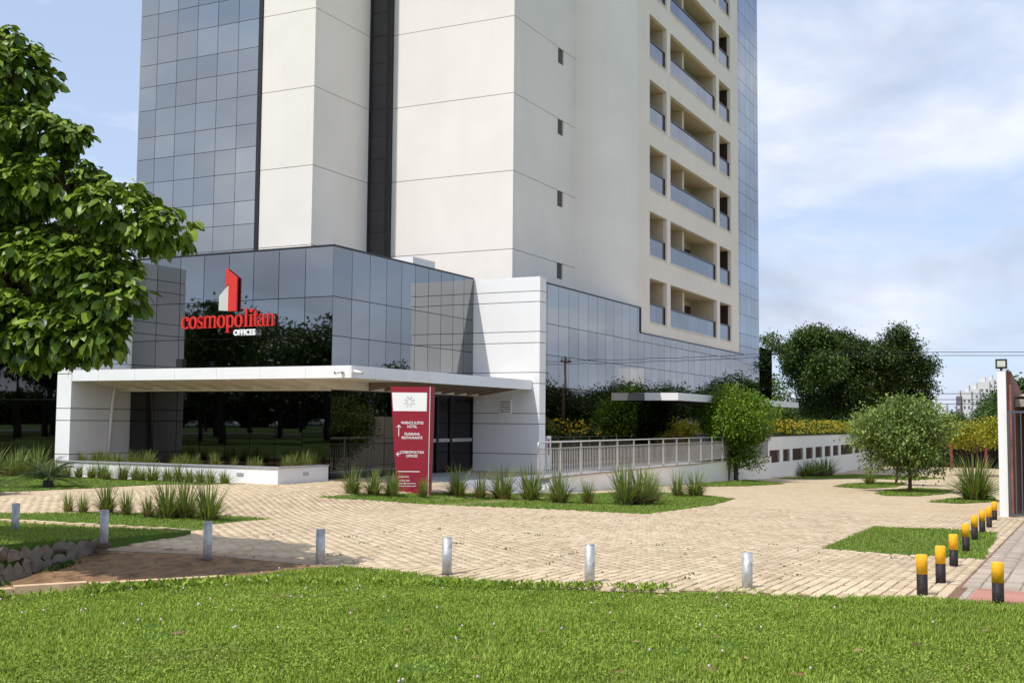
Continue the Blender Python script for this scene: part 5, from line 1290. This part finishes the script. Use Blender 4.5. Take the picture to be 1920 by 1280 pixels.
# fallen leaves and litter on the paving
def scatter_leaves(n, poly, zf, mat, s0, s1, nm, lab, off):
    xs = [p[0] for p in poly]; ys = [p[1] for p in poly]; x = nr.uniform(min(xs), max(xs), n); y = nr.uniform(min(ys), max(ys), n); k = in_poly(x, y, poly); x, y = x[k], y[k]
    n = len(x); P = np.c_[x, y, [zf(a, b) + off for a, b in zip(x, y)]]; D = nr.normal(0, 1, (n, 3)) * np.array([1, 1, .12]); X, Y, Z = axes(D, 1); s = nr.uniform(s0, s1, n)[:, None]
    V, F = inst(small_leaf[0], small_leaf[1], X * s, Y * s, Z * s, P); return tag(np_mesh(nm, V, F, mat), lab, 'leaves', kind='stuff')
NP_ = [(-16.6,-9),(-16.5,-18.5),(-6,-18.5),(-4,-12),(-8,-6),(-14,-8)]
scatter_leaves(230, NP_, gz, M['blade_dry'], .03, .08, 'fallen_leaves', 'dry fallen leaves scattered over the paving', .024)
scatter_leaves(160, NP_, gz, M['swhite'], .012, .03, 'paving_litter', 'pale specks of litter on the paving', .024)
scatter_leaves(40, [(-21,-12),(-17,-13),(-16.5,-20),(-20,-20)], z_front, M['blade_dry'], .05, .1, 'fallen_leaves', 'dry leaves lying on the foreground lawn', .05)
# small weeds in the paving joints
n = 420; ck = nr.integers(0, 26, n); cxs = nr.uniform(-16.4, -10, 26); cys = nr.uniform(-18.3, -8.5, 26)
P = np.c_[cxs[ck] + nr.normal(0, .10, n), cys[ck] + nr.normal(0, .05, n), np.zeros(n)]; kk = exclude(P[:, 0], P[:, 1]); P = P[kk]; n = len(P); P[:, 2] = [gz(a, b) + .012 for a, b in P[:, :2]]
D = nr.normal(0, .8, (n, 3)) + np.array([0, 0, .5]); X, Y, Z = axes(D); s = nr.uniform(.02, .05, n)[:, None]
V, F = inst(small_leaf[0], small_leaf[1], X * s, Y * s, Z * s, P); tag(np_mesh('joint_weeds', V, F, M['lf_mid']), 'little weeds growing in the paving joints', 'weeds', kind='stuff')
# small pale pink flower heads
ico = bmesh.new(); bmesh.ops.create_icosphere(ico, subdivisions=1, radius=1); fm = bpy.data.meshes.new('lawn_flower'); ico.to_mesh(fm); ico.free(); fm.materials.append(M['pflower'])
fr_ = random.Random(99); cnt = 0
while cnt < 70:
    x, y = fr_.uniform(-22, -16.9), fr_.uniform(-19.5, -9.8)
    if not in_poly(np.array([x]), np.array([y]), FRONT_LAWN)[0]: continue
    if fr_.random() < .45 * (y < -15): continue
    o = link('lawn_flower', fm, None, (x, y, z_front(x, y) + .065)); o.scale = (.010, .010, .011)
    tag(o, 'tiny pale pink flower head standing in the foreground lawn', 'flower', 'pink flower heads in the front lawn'); cnt += 1

# ================================================================== WIRES AND SKYLINE
def wire(p0, p1, sag, label, r=.022):
    pts = []
    for i in range(25):
        t = i / 24; p = Vector(p0).lerp(Vector(p1), t); p.z -= sag * 4 * t * (1 - t); pts.append(p)
    tag(MB().tube(pts, r, 5).build('power_line', M['black'], None, p0), label, 'power line', 'power lines crossing the right side')
wire((56, 20, 7.7), (70, -40, 7.3), .4, 'upper thin power line crossing the dark trees'); wire((56.5, 20, 7.5), (70.5, -40, 7.05), .4, 'second thin power line just below the upper one')
for z, l in ((4.9, 'third power line from the top, near the skyline'), (4.35, 'fourth power line from the top'), (3.95, 'lowest power line above the carport')): wire((78, 22, z), (92, -40, z + .25), .5, l, .03)
pole_label = 'wooden utility pole beyond the gate'
def upole(x, y, z, h, label):
    e_ = empty('utility_pole', (x, y, z), label, 'utility pole')
    MB().tube([(x, y, z), (x, y, z + h)], [.16, .11], 8).build('pole', M['bark'], e_)
    MB().box(x - .9, x + .9, y - .06, y + .06, z + h - .5, z + h - .38).build('crossarm', M['bark'], e_)
    for dx in (-.7, .2, .7): MB().tube([(x + dx, y, z + h - .38), (x + dx, y, z + h - .15)], .05, 6).build('insulator', M['joint'], e_)
upole(57.8, -22, -2, 9.0, 'brown utility pole mirrored in the right podium glass')
upole(100, -13.4, -2, 6.3, 'thin utility pole in front of the green tree below the skyline')
def far_tower(x, y, w, d, h, mat, label, bands):
    e_ = empty('apartment_tower', (x, y, -2), label, 'building', 'distant apartment towers')
    MB().box(x, x + d, y - w / 2, y + w / 2, -3, h).build('wall', mat, e_)
    MB().box(x + d * .2, x + d * .8, y - w * .2, y + w * .2, h, h + 3).build('roof_block', M['far_w'], e_)
    nf = int(h / 3.2)
    for c in range(bands):
        yy = y - w / 2 + (c + .5) * w / bands
        for k in range(3, nf): piece('window', M['far_r'] if mat is M['far_w'] else M['far_w'], e_, x - .12, x - .0, yy - w / bands * .22, yy + w / bands * .22, k * 3.2, k * 3.2 + 1.5)
def far_at(px, ptop, w_px, dist, mat, label, bands=2):
    p = ray_pt(px, ptop, dist); far_tower(round(p.x, 1), round(p.y, 1), w_px * dist / 2145.4 / .89, 12, p.z - 3, mat, label, bands)
far_at(1748, 742, 18, 520, M['far_w'], 'distant white tower right of the dark trees, near the olive tree', 3)
far_at(1797, 731, 8, 560, M['far_r'], 'narrow dark distant tower left of the middle one', 1)
far_at(1812, 722, 14, 560, M['far_w'], 'distant pale tower with dark sides in the middle of the skyline', 2)
far_at(1826, 718, 16, 600, M['far_w'], 'distant white tower just right of the middle one', 2)
far_at(1841, 706, 22, 700, M['far_w'], 'tallest distant white tower of the skyline', 3)
far_at(1857, 702, 10, 720, M['far_w'], 'slim distant tower next to the tallest one', 1)
far_at(1868, 710, 10, 740, M['far_w'], 'distant tower partly behind the green tree', 1)
far_at(1768, 757, 22, 480, M['far_w'], 'low distant cream block left of the palm-green tree', 3)

# ================================================================== WHAT THE GLASS MIRRORS: boundary and park behind the viewer
bw = MB().box(10, 50, -21.3, -21.0, -2.2, 1.9); tag(bw.build('boundary_wall', M['beige'], None, (30, -21.1, -1)), 'beige boundary wall along the right side of the plaza', 'wall')
hg = empty('boundary_hedge', (70, -21.5, -2), 'flowering hedge along the right boundary, mirrored in the glass', 'hedge')
n = 7000; P = np.c_[nr.uniform(50, 95, n), nr.uniform(-23, -21, n), nr.uniform(-2, 1.7, n)]; P[:, 2] += .3 * np.sin(P[:, 0] * 1.3); D = nr.normal(0, 1, (n, 3)); X, Y, Z = axes(D); s = nr.uniform(.2, .36, n)[:, None]
V, F = inst(small_leaf[0], small_leaf[1], X * s, Y * s, Z * s, P); np_mesh('foliage', V, F, M['lf_mid'], hg, (70, -21.5, -2))
n = 500; P = np.c_[nr.uniform(50, 95, n), nr.uniform(-21.1, -20.8, n), nr.uniform(.6, 1.8, n)]; Zx = nrm(nr.normal(0, .5, (n, 3)) + np.array([-.2, 1, .3])); Xx = nrm(np.cross(Zx, nr.normal(0, 1, (n, 3)))); Yx = np.cross(Zx, Xx); s = nr.uniform(.09, .15, n)[:, None]
V, F = inst(pet[0], pet[1], Xx * s, Yx * s, Zx * s, P); tag(np_mesh('flowers', V, F, M['yflower'], hg, (70, -21.5, -2)), kind='stuff')
wt = empty('water_tank', (134.5, -45, -2), 'tall cylindrical cream water tank mirrored in the right glass', 'water tank')
MB().tube([(134.5, -45, -2), (134.5, -45, 9.6)], 2.4, 24).build('tank', M['far_w'], wt)
lbt = []
proto = []
for k in range(3):
    lb = lobes_rand((0, 0, 7.0), (4.2, 4.2, 2.6), 20, .9, 1.6, 60 + k)
    tb_ = MB(); limb(tb_, (0, 0, -.2), (0.2, 0, 4.2), .28, .2, .03)
    for c, r in lb[:8]: limb(tb_, (0.2, 0, 4.2), c, .14, .03, .06)
    tr_ = tb_.build('trunk', M['barkd']); cr_ = crown_mesh('crown', lb, M['lf_dark'], None, .42, 240)
    proto.append((tr_.data, cr_.data)); bpy.data.objects.remove(tr_); bpy.data.objects.remove(cr_)
pr = random.Random(4)
pk = [(-50, 36), (-46, 44), (-52, 52), (-58, 62), (-48, 66), (-60, 76), (-55, 88), (-70, 46), (-72, 58), (-75, 70), (-68, 84), (-80, 95), (-96, 40), (-98, 55), (-97, 70), (-99, 85), (-96, 100), (-98, 115), (-130, 60), (-128, 80), (-132, 100), (-130, 45), (-129, 120),
      (60, -26), (64, -25), (69, -27), (75, -25.5), (82, -26), (90, -25), (98, -26), (107, -25), (116, -26), (127, -26), (140, -27), (46, -27), (38, -28)]
for i, (x, y) in enumerate(pk):
    park = x < 0; e_ = empty('park_tree', (x, y, gz(x, y)), 'tree of the park across the road, seen only as a reflection' if park else 'tree beyond the right boundary, seen only as a reflection', 'tree', 'trees of the park across the road' if park else 'trees beyond the right boundary')
    s = pr.uniform(1.05, 1.35) if park else pr.uniform(.62, .8) * (1 + max(0, (x - 80)) * .008)
    for nm, me_ in zip(('trunk', 'crown'), proto[i % 3]):
        o = bpy.data.objects.new(nm, me_); COL.objects.link(o); o.parent = e_
    e_.scale = (s, s, s); e_.rotation_euler = (0, 0, pr.uniform(0, 6.28))
MB().box(-92, -82, -200, 260, -.16, -.09).build('road', M['roadred'])['kind'] = 'structure'
MB().box(-82, -81.8, -200, 260, -.16, .02).build('road_kerb', M['fascia'])['kind'] = 'structure'
n = 42000; P = np.c_[nr.uniform(-215, -205, n), nr.uniform(20, 320, n), nr.uniform(-.1, 8.5, n)]; D = nr.normal(0, 1, (n, 3)); X, Y, Z = axes(D); s = nr.uniform(1.2, 2.0, n)[:, None]
V, F = inst(small_leaf[0], small_leaf[1], X * s, Y * s, Z * s, P); tag(np_mesh('woodland', V, F, M['lf_dark']), 'dark woodland edge far behind the park', 'woodland', kind='stuff')
cm_body = MB()
prof = [(-2.1, .3), (2.1, .3), (2.15, .75), (1.3, .92), (.7, 1.42), (-1.1, 1.45), (-1.75, .95), (-2.15, .85)]
n_ = len(prof); vs = [(-.82, y, z) for y, z in prof] + [(.82, y, z) for y, z in prof]
cm_body.add(vs, [tuple(range(n_))[::-1], tuple(range(n_, 2 * n_))] + [(i, (i + 1) % n_, n_ + (i + 1) % n_, n_ + i) for i in range(n_)])
cb = cm_body.build('body', M['swhite']); cbd = cb.data; bpy.data.objects.remove(cb)
wh = MB()
wh.tube([(-.86, 0, .32), (-.66, 0, .32)], .32, 14); wo = wh.build('wheel', M['black']); whd = wo.data; bpy.data.objects.remove(wo)
wn = MB().box(.822, .83, -1.0, .7, .95, 1.36); wo = wn.build('window', M['glassd']); wnd = wo.data; bpy.data.objects.remove(wo)
for i in range(9):
    x, y = -185 + (i % 2), 70 + i * 13.0
    e_ = empty('parked_car', (x, y, -.12), 'white car parked beyond the park road, seen only as a reflection', 'car', 'cars parked beyond the park road')
    for nm, me_, lo in (('body', cbd, (0, 0, 0)), ('window', wnd, (0, 0, 0)), ('wheel', whd, (0, 1.35, 0)), ('wheel', whd, (0, -1.35, 0)), ('wheel', whd, (1.52, 1.35, 0)), ('wheel', whd, (1.52, -1.35, 0))):
        o = bpy.data.objects.new(nm, me_); COL.objects.link(o); o.parent = e_; o.location = lo
